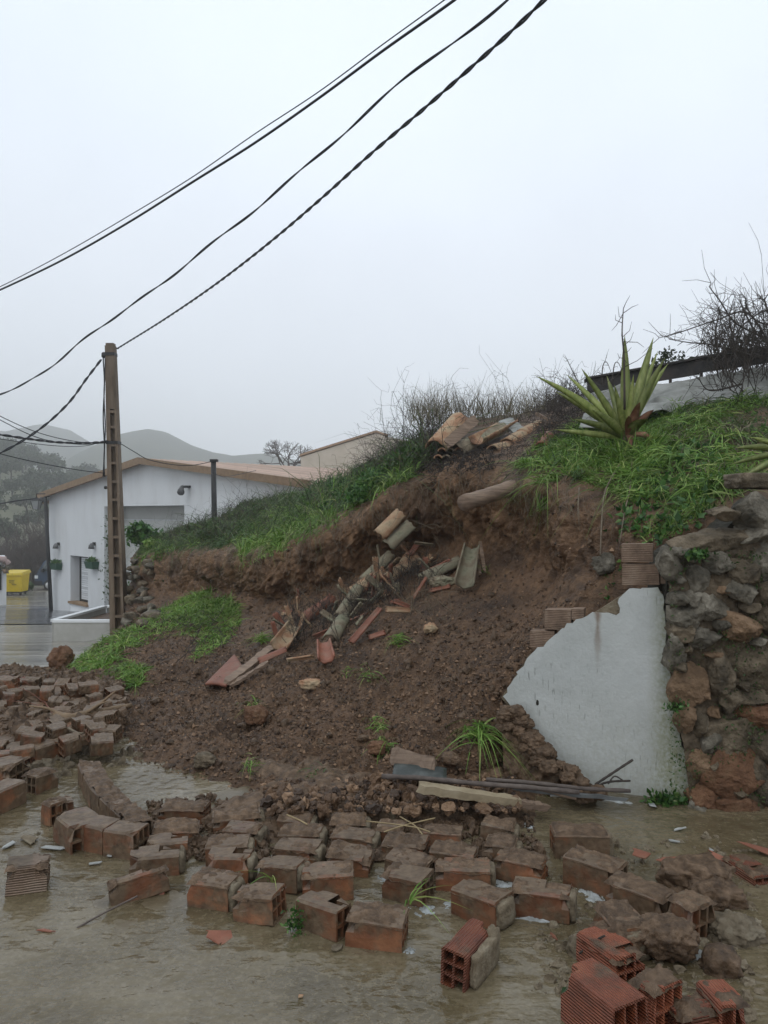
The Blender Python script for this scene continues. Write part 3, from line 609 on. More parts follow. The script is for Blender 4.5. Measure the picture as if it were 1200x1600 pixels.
tuft(405, 1000, 90, .22, .003, .6, GRASS, 'grass tuft left of the lowest roof tiles')
tuft(545, 1052, 30, .09, .003, .8, GRASS, 'tiny grass tuft just below the upended trough tile')
tuft(392, 1196, 40, .1, .003, .8, GRASS, 'small grass tuft low on the debris above the puddle')
tuft(846, 790, 120, .5, .0036, 1.9, GRASS, 'long pale grass hanging down the scarp under the spiky plant', .5)
tuft(756, 890, 30, .10, .003, .8, GRASS, 'tiny green tuft right of the upright concave tile')
tuft(900, 745, 60, .3, .003, 1.8, GRASSD, 'drooping grass over the lip of the scarp left of the hanging root', .5)
for (a, rd) in (([(985, 700), (962, 735), (945, 770), (940, 820), (938, 868)], .0085), ([(988, 715), (985, 760), (976, 800), (968, 850)], .006), ([(686, 748), (684, 775), (682, 805)], .006), ([(905, 762), (903, 800), (906, 830)], .004), ([(560, 800), (562, 820), (560, 850)], .004)):
    pts = [S(x, y, .05) for x, y in a]; o = mk('hanging_root', *tube(cr(pts, 14), np.linspace(rd, rd*.5, 14)*(1+.2*np.sin(np.arange(14)*2.1)), 6), ROOT)
    tag(o, {0: 'thick pale root hanging from the spiky plant down the scarp', 1: 'thinner root right of the thick pale root', 2: 'root hanging from the scarp lip left of the log', 3: 'thin root hanging left of the thick pale root', 4: 'thin root on the left scarp above the tile heap'}[[.0085, .006].index(rd) if a[0][0] > 980 else (2 if a[0][0] == 686 else (3 if a[0][0] == 905 else 4))], 'root')
# ---------------------------------------------------------------- wall remnant (white plaster over brick) and the rubble stone wall
WA = np.array([1.66, 4.22]); WB = np.array([.70, 4.60])         # plaster face line, right end to left tip
wd_ = WB-WA; wl = np.linalg.norm(wd_); wd_ = wd_/wl; wn = np.array([wd_[1], -wd_[0]]); wn = wn if wn[1] < 0 else -wn
def wallpt(px, py, off=0.0):
    k = (px-600)/F; o = WA+wn*off; t = (k*o[1]-o[0])/(wd_[0]-k*wd_[1]); x, y = o+wd_*t
    return np.array([x, y, CAMZ-(py-800)/F*y])
root = empty('broken_wall', (0, 0, 0)); tag(root, 'jagged remnant of a white plastered brick wall against the stone wall', 'wall')
def subdiv(poly, step, amp, sd=1):
    rr_ = np.random.default_rng(sd); o = []
    for a, b in zip(poly, poly[1:]+poly[:1]):
        a = np.array(a, float); b = np.array(b, float); m = max(1, int(np.linalg.norm(b-a)/step))
        for k in range(m): o.append(a+(b-a)*k/m+(rr_.normal(size=2)*amp if k else 0))
    return o
pl = [(983, 920), (1028, 918), (1036, 930), (1042, 960), (1046, 1040), (1050, 1090), (1062, 1150), (1078, 1200), (1088, 1225), (1092, 1262), (960, 1258), (925, 1225), (885, 1196), (862, 1178), (838, 1155), (815, 1128), (786, 1088), (803, 1060), (830, 1022), (870, 990), (900, 968), (925, 957), (950, 958), (968, 958), (967, 935)]
pp2 = subdiv(pl, 7, 1.8, 4)
def slab_xy(name, poly, off, th, mat, parent):
    f_ = [wallpt(x, y, off) for x, y in poly]; nb_ = np.array([wn[0], wn[1], 0])
    m = len(f_); V = f_+[p-nb_*th for p in f_]
    Fc = [list(range(m))[::-1], list(range(m, 2*m))]+[[i, (i+1) % m, m+(i+1) % m, m+i] for i in range(m)]
    return mk(name, V, Fc, mat, parent, False)
slab_xy('plaster', pp2, 0, .022, PLAST, root)
core = [(978, 926), (1034, 924), (1044, 960), (1062, 1150), (1092, 1264), (965, 1262), (885, 1200), (835, 1158), (783, 1090), (826, 1024), (925, 960)]
slab_xy('mortar_core', core, -.03, .06, MORTAR, root)
# ---- hollow bricks
def brick_mesh(L, W, H, nr=2, nc=3, seed=0, jit=.002, broken=0, chips=6):
    """length on x, width on y, height on z (0..H); open cells at both ends"""
    r_ = np.random.default_rng(seed); t = .009
    def lines(a, k):
        c = (a-t*(k+1))/k; o = [0]
        for i in range(k): o += [t+i*(c+t), t+i*(c+t)+c]
        return o+[a]
    ly = lines(W, nc); lz = lines(H, nr); ny = len(ly); nz = len(lz); V = []; Fc = []
    per = [(i, 0) for i in range(ny-1)]+[(ny-1, j) for j in range(nz-1)]+[(i, nz-1) for i in range(ny-1, 0, -1)]+[(0, j) for j in range(nz-1, 0, -1)]
    rings = []; NX = 8
    for k in range(NX):
        x = L*k/(NX-1); ring = []
        for (i, j) in per:
            y = ly[i]-W/2; z = lz[j]
            if i in (0, ny-1) and j in (0, nz-1): y *= 1-.006/W*2; z = z*(1-.012/H)+.006/H*H*.5 if j == 0 else z-.003
            ring.append(len(V)); V.append([x-L/2, y, z])
        rings.append(ring)
    m = len(per)
    for k in range(NX-1):
        for a in range(m):
            b = (a+1) % m
            if broken and k >= NX-1-broken and (ly[per[a][0]] > W*.45) and lz[per[a][1]] > H*.45: continue
            Fc.append([rings[k][a], rings[k+1][a], rings[k+1][b], rings[k][b]][::-1])
    for end in (0, NX-1):
        idx_ = {}
        for a, pj in enumerate(per): idx_[pj] = rings[end][a]
        x = -L/2 if end == 0 else L/2
        for i in range(ny):
            for j in range(nz):
                if (i, j) not in idx_: idx_[(i, j)] = len(V); V.append([x, ly[i]-W/2, lz[j]])
        for i in range(ny-1):
            for j in range(nz-1):
                qd = [idx_[(i, j)], idx_[(i+1, j)], idx_[(i+1, j+1)], idx_[(i, j+1)]]
                if i % 2 == 1 and j % 2 == 1:
                    x2 = x*(1-2*r_.uniform(.10, .6)*1.0); v0 = len(V)
                    for (a, b) in ((i, j), (i+1, j), (i+1, j+1), (i, j+1)): V.append([x2, ly[a]-W/2, lz[b]])
                    for e_ in range(4): Fc.append([qd[e_], qd[(e_+1) % 4], v0+(e_+1) % 4, v0+e_])
                    Fc.append([v0, v0+1, v0+2, v0+3])
                else: Fc.append(qd if end else qd[::-1])
    V = np.array(V); V += (fbm(V+seed*.37, 14, 3, seed % 50)*jit*2.2)[:, None]*np.sign(V-np.array([0, 0, H/2]))*.9+r_.normal(size=V.shape)*jit*.25
    # chipped corners
    for c_ in range(r_.integers(1, chips)):
        cp = np.array([r_.choice([-L/2, L/2]), r_.choice([-W/2, W/2]), H]); d = np.linalg.norm(V-cp, axis=1); k_ = np.clip(1-d/.035, 0, 1)[:, None]
        V -= (cp-np.array([0, 0, H/2]))*k_*r_.uniform(.15, .6)
    return V, Fc
bseed = [0]
def brick(P1, P2, depth, H, mat=BRICK, mud=.6, nr=2, nc=3, roll=0, pitch=0, label=None, group=None, holes='x', parent=None, name='hollow_brick', mortar=0, broken=0, sink=0.0, shared=None):
    """P1-P2: left and right end of the front top edge; the brick extends away by depth"""
    bseed[0] += 1; sd_ = bseed[0]; P1 = np.array(P1); P2 = np.array(P2)
    X_ = P2-P1; L = np.linalg.norm(X_[:2]); X_ = np.array([X_[0], X_[1], 0])/L; Yv = np.array([-X_[1], X_[0], 0])
    if Yv[1] < 0 and holes == 'x': Yv = Yv
    c = (P1+P2)/2+Yv*depth/2; L_, W_ = (L, depth) if holes == 'x' else (depth, L)
    V, Fc = brick_mesh(L_, W_, H, nr, nc, sd_, .002, broken)
    o = mk(name, V, Fc, mat, parent, False)
    ax = X_ if holes == 'x' else Yv; ay = Yv if holes == 'x' else -X_
    m = Matrix(((ax[0], ay[0], 0, c[0]), (ax[1], ay[1], 0, c[1]), (0, 0, 1, (P1[2]+P2[2])/2-H-sink), (0, 0, 0, 1)))
    o.matrix_world = m @ Matrix.Rotation(roll, 4, 'X') @ Matrix.Rotation(pitch, 4, 'Y')
    if label: tag(o, label, 'brick', group)
    if mud > .1 and parent is None:
        mudcrust(o, L_, W_, H, mud, sd_)
    if mortar and parent is None:
        g_ = 8; yy, zz = np.meshgrid(np.linspace(-1, 1, g_), np.linspace(-1, 1, g_)); q_ = np.stack([yy.ravel()*0+sd_, yy.ravel(), zz.ravel()], 1)
        V_, F_ = rock((.045, W_*1.04, H*1.04), sd_+500, 3, .24, .85, 2.6); V_ = V_+np.array([(L_/2+.004)*(1 if mortar > 0 else -1), 0, H*.48])
        mk('mortar', V_, F_, MORTAR, o)
    return o
def mudcrust(o, L, W, H, amt, sd_):
    nx, ny = 40, 26; x = np.linspace(-L/2-.004, L/2+.004, nx); y = np.linspace(-W/2-.004, W/2+.004, ny); X_, Y_ = np.meshgrid(x, y)
    q_ = np.stack([X_.ravel(), Y_.ravel(), np.full(X_.size, sd_*1.7)], 1)
    h = (fbm(q_, 9, 3, sd_ % 40)*1.1+amt-.52)*.020+fbm(q_, 32, 3, 3)*.011+np.maximum(fbm(q_, 70, 2, 9), 0)*.008
    e_ = np.minimum(np.minimum((X_+L/2), (L/2-X_)), np.minimum(Y_+W/2, W/2-Y_)).ravel(); h = np.where(e_ < .004, np.minimum(h, .002)-.012, h-.006*np.clip(1-e_/.02, 0, 1))
    V_ = np.stack([q_[:, 0]+fbm(q_, 50, 2, 7)*.003, q_[:, 1], H+h-.001], 1)
    c = mk('mud_crust', V_, gridf(ny, nx), MUD, o)
def T(px, py, h): return G(px, py, h)
_n = N('weathered_pale_brick'); _c = _n.ramp(_n.noise(9, 7, None, .65), [(.3, (.09, .06, .04)), (.5, (.19, .125, .085)), (.72, (.27, .20, .145))]); _z = _n.new('SeparateXYZ'); _n.lk(_n.co, _z.inputs[0]); BRICKW = _n.out(_c, .8, _n.bump(_n.noise(40, 8), .006, _n.bump(_n.math('SINE', _n.math('MULTIPLY', _z.outputs[2], 620)), .0011)), .4)
V_, F_ = rock((.020, .01, .035), 8, 2, .3, .3); mk('hole', V_+wallpt(840, 1098, .0), F_, DARKM, root)  # solid dark lump, its colour stands in for the shade inside a hole
# bricks still set in the broken wall, beyond the plaster edge
for (x1, y1, x2, y2) in ((972, 882, 1030, 914), (851, 953, 892, 984), (893, 952, 912, 968), (828, 986, 866, 1012), (971, 850, 1020, 878), (1032, 884, 1040, 912)):
    f_ = [wallpt(x1, y2, -.005), wallpt(x2, y2, -.008), wallpt(x2, y1, -.008), wallpt(x1, y1, -.005)]; nb_ = np.array([wn[0], wn[1], 0])*.1
    b = mk('brick', [f_[0], f_[1], f_[1]-nb_, f_[0]-nb_, f_[3], f_[2], f_[2]-nb_, f_[3]-nb_], BOXF, BRICKW, root, False)
# ---- rubble stone wall
sw = empty('stone_wall', (0, 0, 0)); tag(sw, 'old rubble stone wall with dark mossy joints at the right edge', 'wall')
def SWP(px, py, off=0): return P(px, py, 4.12-.0*(px-1050)/150-off)
bw = subdiv([(1042, 890), (1050, 866), (1075, 850), (1130, 832), (1165, 800), (1215, 790), (1420, 760), (1420, 1330), (1080, 1300), (1072, 1180), (1050, 1090), (1040, 930)], 14, 3, 9)
gx_, gy_ = np.meshgrid(np.linspace(1044, 1290, 150), np.linspace(866, 1296, 200)); gx_ = gx_+np.interp(gy_, [860, 1050, 1150, 1296], [0, 4, 20, 40])*(1-(gx_-1044)/246); gy_ = gy_-np.interp(gx_, [1044, 1090, 1290], [0, 18, 75])*(1-(gy_-866)/430)
gq = np.stack([SWP(a, b_, -.03) for a, b_ in zip(gx_.ravel(), gy_.ravel())]); gq[:, 1] += fbm(gq, 6, 4, 3, .6)*.05+fbm(gq, 30, 3, 4, .6)*.02
mk('earth_bedding', gq, gridf(200, 150), GROUT, sw)
m = len(bw); f_ = [SWP(x, y, -.12) for x, y in bw]; V = f_+[p+np.array([0, .30, 0]) for p in f_]
mk('earth_core', V, [list(range(m))[::-1], list(range(m, 2*m))]+[[i, (i+1) % m, m+(i+1) % m, m+i] for i in range(m)], DARKM, sw, False)
STN = [(1068, 862, 46, 40, 0), (1092, 905, 40, 44, 0), (1045, 880, 30, 50, 0), (1120, 845, 120, 34, 1), (1080, 935, 50, 24, 0), (1058, 935, 26, 22, 0), (1122, 884, 52, 34, 0), (1158, 892, 52, 46, 1), (1152, 922, 66, 32, 0), (1070, 965, 60, 44, 0), (1108, 952, 50, 40, 0), (1190, 880, 46, 52, 0), (1185, 805, 60, 60, 0), (1130, 802, 40, 20, 1), (1178, 835, 50, 34, 0), (1205, 925, 40, 44, 1),
       (1066, 985, 40, 30, 1), (1095, 995, 66, 30, 0), (1150, 975, 66, 40, 2), (1195, 965, 44, 50, 1), (1052, 1020, 30, 56, 0), (1112, 1022, 30, 12, 2), (1080, 1068, 72, 66, 2), (1122, 1050, 44, 66, 1), (1180, 1036, 86, 86, 1), (1140, 1088, 50, 40, 1), (1175, 1090, 60, 30, 1), (1182, 1118, 72, 40, 3), (1068, 1122, 30, 40, 2), (1090, 1128, 34, 46, 1), (1140, 1150, 92, 72, 1), (1105, 1156, 30, 34, 0), (1195, 1165, 50, 60, 1), (1092, 1190, 44, 60, 2), (1140, 1212, 100, 84, 3), (1180, 1196, 34, 40, 1), (1196, 1226, 40, 80, 1), (1100, 1242, 50, 50, 3), (1150, 1262, 90, 40, 3), (1198, 1280, 40, 60, 2), (1088, 1266, 24, 24, 0), (1130, 1283, 60, 22, 2), (1240, 840, 60, 60, 0), (1250, 900, 60, 50, 1), (1245, 970, 66, 70, 1), (1255, 1050, 70, 80, 1), (1250, 1130, 70, 70, 3), (1258, 1210, 70, 80, 1), (1250, 1280, 70, 50, 1)]
rs = np.random.default_rng(21); SW2 = [(1085, 985, 18, 12), (1130, 920, 20, 12), (1120, 1078, 22, 16), (1160, 1070, 20, 12), (1062, 1040, 14, 14), (1115, 1110, 22, 14), (1168, 950, 24, 14), (1060, 905, 16, 14), (1125, 975, 20, 14), (1150, 1235, 26, 20), (1072, 1010, 18, 14), (1100, 1085, 14, 16), (1180, 1000, 24, 12), (1110, 1190, 20, 16)]
for k, (x, y, ww, hh, mt) in enumerate(STN+[(a, b_, c_, d_, int(rs.integers(0, 3))) for a, b_, c_, d_ in SW2]):
    s_ = 4.12/F; th = .16+.1*rs.random()
    V_, F_ = rock((ww*s_*1.34, th, hh*s_*1.36), k+3, 5 if ww > 40 else 4, .30, .6, 1.5); V_ = facet(V_, k+11, 22, .5, .85); V_ = V_+(fbm(V_+k, 13, 4, k % 9, .65, True)*.017+fbm(V_+k, 50, 3, 3, .65)*.008)[:, None]*V_/(np.linalg.norm(V_, axis=1)[:, None]+1e-6)
    a = rs.normal()*.12; V_ = V_@np.array([[math.cos(a), 0, math.sin(a)], [0, 1, 0], [-math.sin(a), 0, math.cos(a)]])
    o = mk('stone', V_+SWP(x, y, -.02-.03*rs.random()), F_, STONEM[mt], sw)
for (x, y, ww, hh, dd, mt) in ((1185, 752, 90, 30, 4.25, 0),):
    V_, F_ = rock((ww*4.2/F*1.4, .3, hh*4.2/F), 77, 4, .12, .9); o = mk('coping_stone', V_+P(x+10, y, dd), F_, STONEM[1], sw)
pts = np.array([SWP(r.uniform(1046, 1195), r.uniform(860, 1290), r.uniform(-.04, .03)) for _ in range(5000)]); kk = (fbm(pts, 3.5, 3, 4) > .10)|((fbm(pts, 9, 3, 6) > .05) & (pts[:, 0] < 1.62+.05*fbm(pts, 5, 2, 8))); pts = pts[kk]
kind(mk('moss', *leaves(pts, np.tile([0, -1.0, .2], (len(pts), 1)), .016), GRASSD), 'stuff', 'moss and small weeds in the joints of the stone wall')
for (x, y, n_, sz, lab) in ((1045, 1256, 420, .035, 'low leafy green plant at the foot of the white wall remnant'), (1092, 868, 160, .03, 'small plant in the stone wall just above its widest flat stone'), (1056, 1107, 90, .022, 'tiny fern in the joint between plaster and stone wall'), (1155, 1285, 110, .02, 'small weed at the foot of the rusty stones')):
    b0 = SWP(x, y, .05) if x > 1050 else wallpt(x, y, .06); b = r.normal(size=(n_, 3))*np.array([.055, .02, .022])*(1 if n_ > 200 else .5)
    V_, F_ = leaves(b, np.tile([0, -.5, .7], (n_, 1)), sz); o = mk('weed_plant', V_, F_, LEAF); o.location = b0; tag(o, lab, 'plant')
# ---------------------------------------------------------------- fallen bricks on the lane
BH = .10
rows = [
 ('front row of fallen bricks', [(293, 1375, 356, 1385, 'square set hollow brick with a clean reddish top'), (365, 1397, 427, 1407, 'greenish topped brick with weeds at its right end'), (463, 1405, 525, 1429, 'hollow brick with its bright orange front corner broken off'), (540, 1433, 627, 1443, 'large mud capped brick with open cells at its right end')]),
 ('second row of fallen bricks', [(320, 1342, 387, 1343, 'split topped hollow brick'), (400, 1351, 464, 1361, 'flat clean topped hollow brick'), (473, 1369, 553, 1366, 'wide brick with mortar clinging to its right end'), (597, 1363, 659, 1378, 'tilted brick with open cells above a green blade'), (705, 1386, 774, 1414, 'chunky tilted brick with a mortar lump below its right corner'), (799, 1389, 890, 1403, 'dark brick with a hole near its right corner')]),
 ('third row of fallen bricks', [(201, 1342, 280, 1335, 'long brick with a dry mortar end behind the charred brick'), (321, 1323, 387, 1321, 'low brick in the leftmost straight column of the field'), (428, 1325, 493, 1329, 'brown flat brick'), (508, 1334, 575, 1339, 'brick with a rounded mortar right end'), (599, 1339, 660, 1353, 'mud spread brick'), (681, 1358, 767, 1362, 'reddish topped brick lying above a painted sky glint'), (771, 1341, 844, 1356, 'brick with dark cells open to the right')]),
 ('fourth row of fallen bricks', [(229, 1321, 293, 1315, 'thin slipped brick near the curved course'), (347, 1297, 400, 1301, 'brick with a half clean top'), (435, 1303, 499, 1306, 'brick with pinkish patches on top'), (516, 1306, 581, 1311, 'brick carrying a dark clump of earth'), (597, 1315, 663, 1323, 'red topped brick'), (671, 1329, 739, 1338, 'brick with earth smeared across its top'), (757, 1319, 805, 1325, 'short red brick half under earth')]),
 ('half buried fifth row', [(237, 1299, 308, 1294, 'long brick at the left end'), (247, 1263, 317, 1266, 'brick beside the small puddle'), (333, 1281, 408, 1274, 'brick with a bare red far corner'), (432, 1280, 482, 1283, 'brick with a clean front face'), (515, 1286, 571, 1287, 'red fronted brick under loose earth'), (587, 1294, 628, 1298, 'brick with straw lying over it'), (661, 1302, 720, 1306, 'brick almost lost in loose earth'), (445, 1256, 500, 1260, 'brick end poking from the debris'), (560, 1262, 610, 1266, 'brown brick corner under the planks'), (750, 1290, 800, 1296, 'brick below the pale plank')]),
]
for ri, (rn, lst) in enumerate(rows):
    for k, (x1, y1, x2, y2, lk) in enumerate(lst):
        H = BH+(.015 if ri < 2 else 0)-.015*(ri > 2); P1 = T(x1, y1, H); P2 = T(x2, y2, H)
        n_or = ('first', 'second', 'third', 'fourth', 'fifth', 'sixth', 'seventh', 'eighth', 'ninth', 'tenth')[k]
        mm = BRICK if ri < 2 or (k+ri) % 3 else BRICKM
        brick(P1, P2, .13, H, mm, (0 if (ri, k) in ((0, 2), (1, 0), (2, 0), (3, 0)) else [.30, .5, .6, .75, .95][ri]+rs.normal()*.08) if not (ri == 0 and k == 3) else .9, 2, 3, rs.normal()*.05, rs.normal()*.04, lk+', '+rn, 'bricks of the fallen wall in the water', mortar=(1 if (k*7+ri*3) % 5 in (0, 1, 3) and not (ri == 0 and k == 3) and not (ri == 1 and k in (3,)) and not (ri == 2 and k == 6) else 0), broken=(3 if (ri, k) in ((0, 2), (1, 0), (2, 0), (3, 0), (2, 6), (1, 5)) else 0))
bx = lambda *a, **k: brick(*a, group='bricks of the fallen wall in the water', **k)
bx(T(8, 1357, .125), T(73, 1349, .125), .12, .125, BRICKP, .15, label='pale ribbed hollow brick lying alone in the water at the left edge', roll=.02)
bx(T(867, 1304, .12), T(953, 1305, .12), .13, .12, BRICKM, 1.0, label='large mud topped brick alone in the brown pool below the wall remnant', mortar=1)
bx(T(880, 1336, .13), T(962, 1361, .13), .13, .14, BRICKM, .9, label='mud heaped brick with a broken red right end below the pool')
bx(T(945, 1374, .13), T(1035, 1408, .13), .12, .14, BRICKM, .8, label='long muddy brick leading to the brick with open cells')
o = bx(T(1040, 1403, .15), T(1078, 1422, .15), .15, .15, BRICKM, .6, nr=2, nc=3, label='short brick turned to show two rows of open square cells', roll=-.05)
bx(T(928, 1413, .12), T(963, 1453, .12), .14, .12, BRICK, 1.0, label='brick turned endways with earth heaped on top below the long muddy brick', mortar=1)
bx(T(900, 1456, .11), T(962, 1500, .11), .13, .11, BRICKR, .25, label='orange brick with a torn open top behind a muddy lump', broken=2)
bx(T(876, 1513, .17), T(957, 1577, .17), .14, .17, BRICKR, .1, label='large bright red ribbed brick block with a mossy front at the bottom edge', mortar=0)
bx(T(985, 1526, .15), T(1022, 1550, .15), .13, .15, BRICKR, .5, label='broken red brick showing layered torn walls right of the large ribbed block', broken=4)
bx(T(1089, 1533, .10), T(1124, 1572, .10), .10, .11, BRICKR, .3, nr=1, nc=2, label='small orange brick with one large open cell near the bottom right corner')
bx(T(1066, 1592, .08), T(1124, 1580, .08), .10, .08, BRICKR, .4, label='red brick cut by the bottom edge of the photo')
bx(T(1128, 1334, .06), T(1178, 1366, .06), .13, .07, BRICKR, .9, label='crumbled orange brick slab near the right edge below the stones', broken=3, sink=.01)
o = bx(T(664, 1488, .135), T(708, 1489, .135), .22, .135, BRICKR, 0, nr=3, nc=2, label='tall bright red ribbed brick standing forward in the water with a mortar coated side', holes='y')
mw = empty('x', (0, 0, 0)); bpy.data.objects.remove(mw)
# rotate that brick so that it runs away to the right, with mortar over its right flank
o.matrix_world = Matrix.Translation(Vector((.285, 2.66, 0))) @ Matrix.Rotation(R(58), 4, 'Z') @ Matrix.Rotation(R(4), 4, 'X')
V_, F_ = rock((.21, .035, .14), 901, 4, .12, .95, 3); V_ = V_+np.array([.0, -.062, .068]); mk('mortar', V_, F_, MORTAR, o)
V_, F_ = rock((.06, .05, .17), 905, 3, .2, .8, 3); mk('mortar', V_+np.array([.085, -.055, .075]), F_, MORTAR, o)
bx(T(174, 1381, .10), T(266, 1352, .125), .045, .11, BRICK, .4, nr=2, nc=1, label='thin charred looking broken brick with a red torn front in the water', pitch=-.10, broken=3)
V_, F_ = rock((.13, .05, .05), 31, 3, .5, .6, 3); o = mk('brick_shard', V_, F_, TILER); o.location = G(238, 1398); tag(o, 'torn orange brick shard lying against the charred broken brick', 'brick shard', 'brick shards in the water')
# curved course of bricks still joined, left of the field
cc = empty('fallen_wall_course', (0, 0, 0)); tag(cc, 'curved chain of joined bricks looping round a puddle at the left', 'wall fragment')
crs = [(83, 1273, 110, 1295), (114, 1286, 160, 1295), (161, 1297, 208, 1303)]
for (x1, y1, x2, y2) in crs: brick(T(x1, y1, .13), T(x2, y2, .13), .13 if x1 != 83 else .17, .14, BRICK, 0, parent=cc, name='brick')
strip = [(122, 1192), (130, 1210), (141, 1229), (156, 1245), (171, 1259), (186, 1273), (201, 1287)]
for a, b in zip(strip, strip[1:]): brick(T(*a, .125), T(*b, .125), .12, .135, BRICKM, 0, parent=cc, name='brick', roll=.02)
gg = np.array([[T(*a, .135)+np.array([.00, .01, 0]), T(*a, .135)+np.array([.10, .06, 0])] for a in strip]); g4 = cr(gg.reshape(7, 6), 120).reshape(120, 2, 3)
u_ = np.linspace(0, 1, 26); gr = g4[:, 0][:, None]*(1-u_)[None, :, None]+g4[:, 1][:, None]*u_[None, :, None]; gr = gr.reshape(-1, 3); gr[:, 2] += fbm(gr, 14, 3, 5)*.022-.002+fbm(gr, 45, 3, 3)*.014
mk('mud_crust', gr, gridf(120, 26), MUD, cc)
# small loose bricks and lumps at the left
for (x1, y1, x2, y2, h, dp, mt, md, lab, kw) in (
    (-30, 1250, 41, 1219, .13, .14, BRICKM, .3, 'brick pair at the left edge above the pale lone brick', {}),
    (-20, 1178, 30, 1147, .10, .13, BRICKP, .2, 'grey mortar covered block at the left edge', {}),
    (-25, 1196, 14, 1198, .14, .2, BRICKM, .2, 'ribbed brick seen end on at the left edge', {}),
    (56, 1170, 95, 1157, .12, .13, BRICK, .1, 'two toned red brick sitting on the left rubble', {}),
    (57, 1214, 90, 1202, .11, .12, BRICKM, .8, 'muddy brick end between the rubble and the chain of bricks', {}),
    (85, 1256, 115, 1250, .09, .1, BRICKM, .6, 'small muddy brick just behind the chain of bricks', {}),
    (64, 1252, 78, 1258, .12, .1, BRICKM, .5, 'small upright dark ended brick left of the chain of bricks', {}),
    (33, 1062, 56, 1058, .14, .1, BRICKR, 0, 'ribbed red brick standing on the far rubble at the lane', {}),
    (66, 1093, 80, 1089, .14, .1, BRICKR, 0, 'red brick corner below the boulder on the far rubble', {}),
    (115, 1138, 140, 1132, .12, .1, BRICK, .3, 'red brick under the fallen branch', {}),
    (152, 1136, 172, 1129, .12, .1, BRICK, .3, 'brick under the right end of the fallen branch', {}),
    (100, 1160, 122, 1150, .12, .12, BRICK, .6, 'brick beside the thin root at the left', {})):
    bx(T(x1, y1, h), T(x2, y2, h), dp, h, mt, md, label=lab, **kw)
# collapsed panel of joined bricks, still in courses
fw = empty('fallen_wall_panel', (0, 0, 0)); tag(fw, 'flat fallen panel of muddy bricks still laid in courses at the left edge', 'wall fragment')
A0, A1, A2 = T(-70, 1072, .2), T(190, 1078, .2), T(170, 1158, .14); B0 = T(-90, 1170, .14)
nrw = 11; protos = [brick_mesh(.235, .12, .10, 2, 3, 700+k, .004, 0, 2) for k in range(6)]
pmesh = []
cnt = 0
for i in range(nrw):
    for j in range(11):
        u_ = (j+.5*(i % 2))/10.5; v_ = i/(nrw-1)
        c = (A0*(1-u_)+A1*u_)*(1-v_)+(B0*(1-u_)+A2*u_)*v_; c = c+np.array([0, 0, .07*math.sin(c[0]*1.6+v_*4)+rs.normal()*.032+.05*math.sin(v_*3.1)])
        if rs.random() < .14 or v_ > .75 and rs.random() < .3: continue
        k = cnt % 6
        if len(pmesh) <= k: pmesh.append(mk('brick', *protos[k], BRICKM if k % 2 else BRICK, fw, False)); o = pmesh[k]
        else: o = pmesh[k].copy(); COL.objects.link(o); o.name = 'brick'
        sc_ = np.linalg.norm(A1-A0)/11/.25
        o.location = c-np.array([0, 0, .09]); o.rotation_euler = (.14+rs.normal()*.10, -.02+rs.normal()*.10, .34+rs.normal()*.34); cnt += 1; o.scale = (sc_*rs.uniform(.6, 1.1), rs.uniform(.6, 1.05), rs.uniform(.55, 1.05))
# generic lumps and boulders
def lump(px, py, size, mat, lab, name='mud_lump', cat='mud lump', onbank=False, sd_=1, grp=None, z=0):
    V_, F_ = rock(size, sd_, 5 if max(size) > .15 else 4, .45, .3, 2.2); V_ = V_+((fbm(V_+sd_, 16, 4, 5, .6, True)*.022+fbm(V_+sd_, 55, 3, 6, .6)*.012)*min(1, max(size)/.12))[:, None]*V_/(np.linalg.norm(V_, axis=1)[:, None]+1e-6)
    o = mk(name, V_, F_, mat); o.location = (S(px, py) if onbank else G(px, py))+np.array([0, 0, z+size[2]*.25]); tag(o, lab, cat, grp); return o
lump(95, 1040, (.28, .28, .3), STONEM[3], 'brown boulder at the lane edge beside the grassy mound', 'boulder', 'boulder', True, 5)
lump(72, 1052, (.2, .2, .08), MUD, 'flat clod in the lane left of the brown boulder', sd_=6)
lump(1085, 1385, (.30, .2, .15), MUD, 'long heap of dark mud leaning over the brick with open cells', sd_=7)
lump(1120, 1412, (.2, .14, .12), MUD, 'mud heap sloping into the water right of the open celled brick', sd_=8)
lump(1150, 1468, (.20, .13, .10), MORTAR, 'yellowish crumbly mortar lump near the right edge', 'mortar_lump', 'mortar lump', sd_=9)
lump(1128, 1520, (.13, .10, .10), MUD, 'mud lump behind the small orange brick', sd_=10)
lump(1040, 1500, (.2, .13, .12), MUD, 'tall dark lump of mud behind the broken red brick', sd_=12, z=.05)
lump(975, 1495, (.20, .12, .11), MUD, 'mossy mud lump behind the large ribbed block', sd_=13, z=.03)
lump(908, 1492, (.09, .09, .08), MORTAR, 'round muddy mortar lump at the left of the torn orange brick', 'mortar_lump', 'mortar lump', sd_=14)
lump(830, 1170, (.14, .12, .12), STONEM[3], 'brown stone lodged between debris and wall remnant', 'stone', 'stone', True, 15)
lump(850, 1190, (.16, .12, .10), STONEM[1], 'stone at the lowest corner of the wall remnant', 'stone', 'stone', True, 16)
lump(706, 1190, (.10, .07, .06), MUD, 'muddy brick chunk left of the long grass tuft', 'brick_chunk', 'brick chunk', True, 17)
lump(588, 1172, (.10, .08, .06), STONEM[3], 'brown chunk at the left of the wooden wedge', 'brick_chunk', 'brick chunk', True, 18)
lump(400, 1125, (.14, .12, .12), STONEM[3], 'rounded stone in the middle of the left debris slope', 'stone', 'stone', True, 19)
lump(485, 1072, (.15, .08, .06), TILE, 'pale clay chunk in the middle of the debris', 'clay_chunk', 'clay chunk', True, 20)
lump(672, 985, (.10, .08, .06), TILE, 'small pale stone below the tile heap', 'stone', 'stone', True, 21)
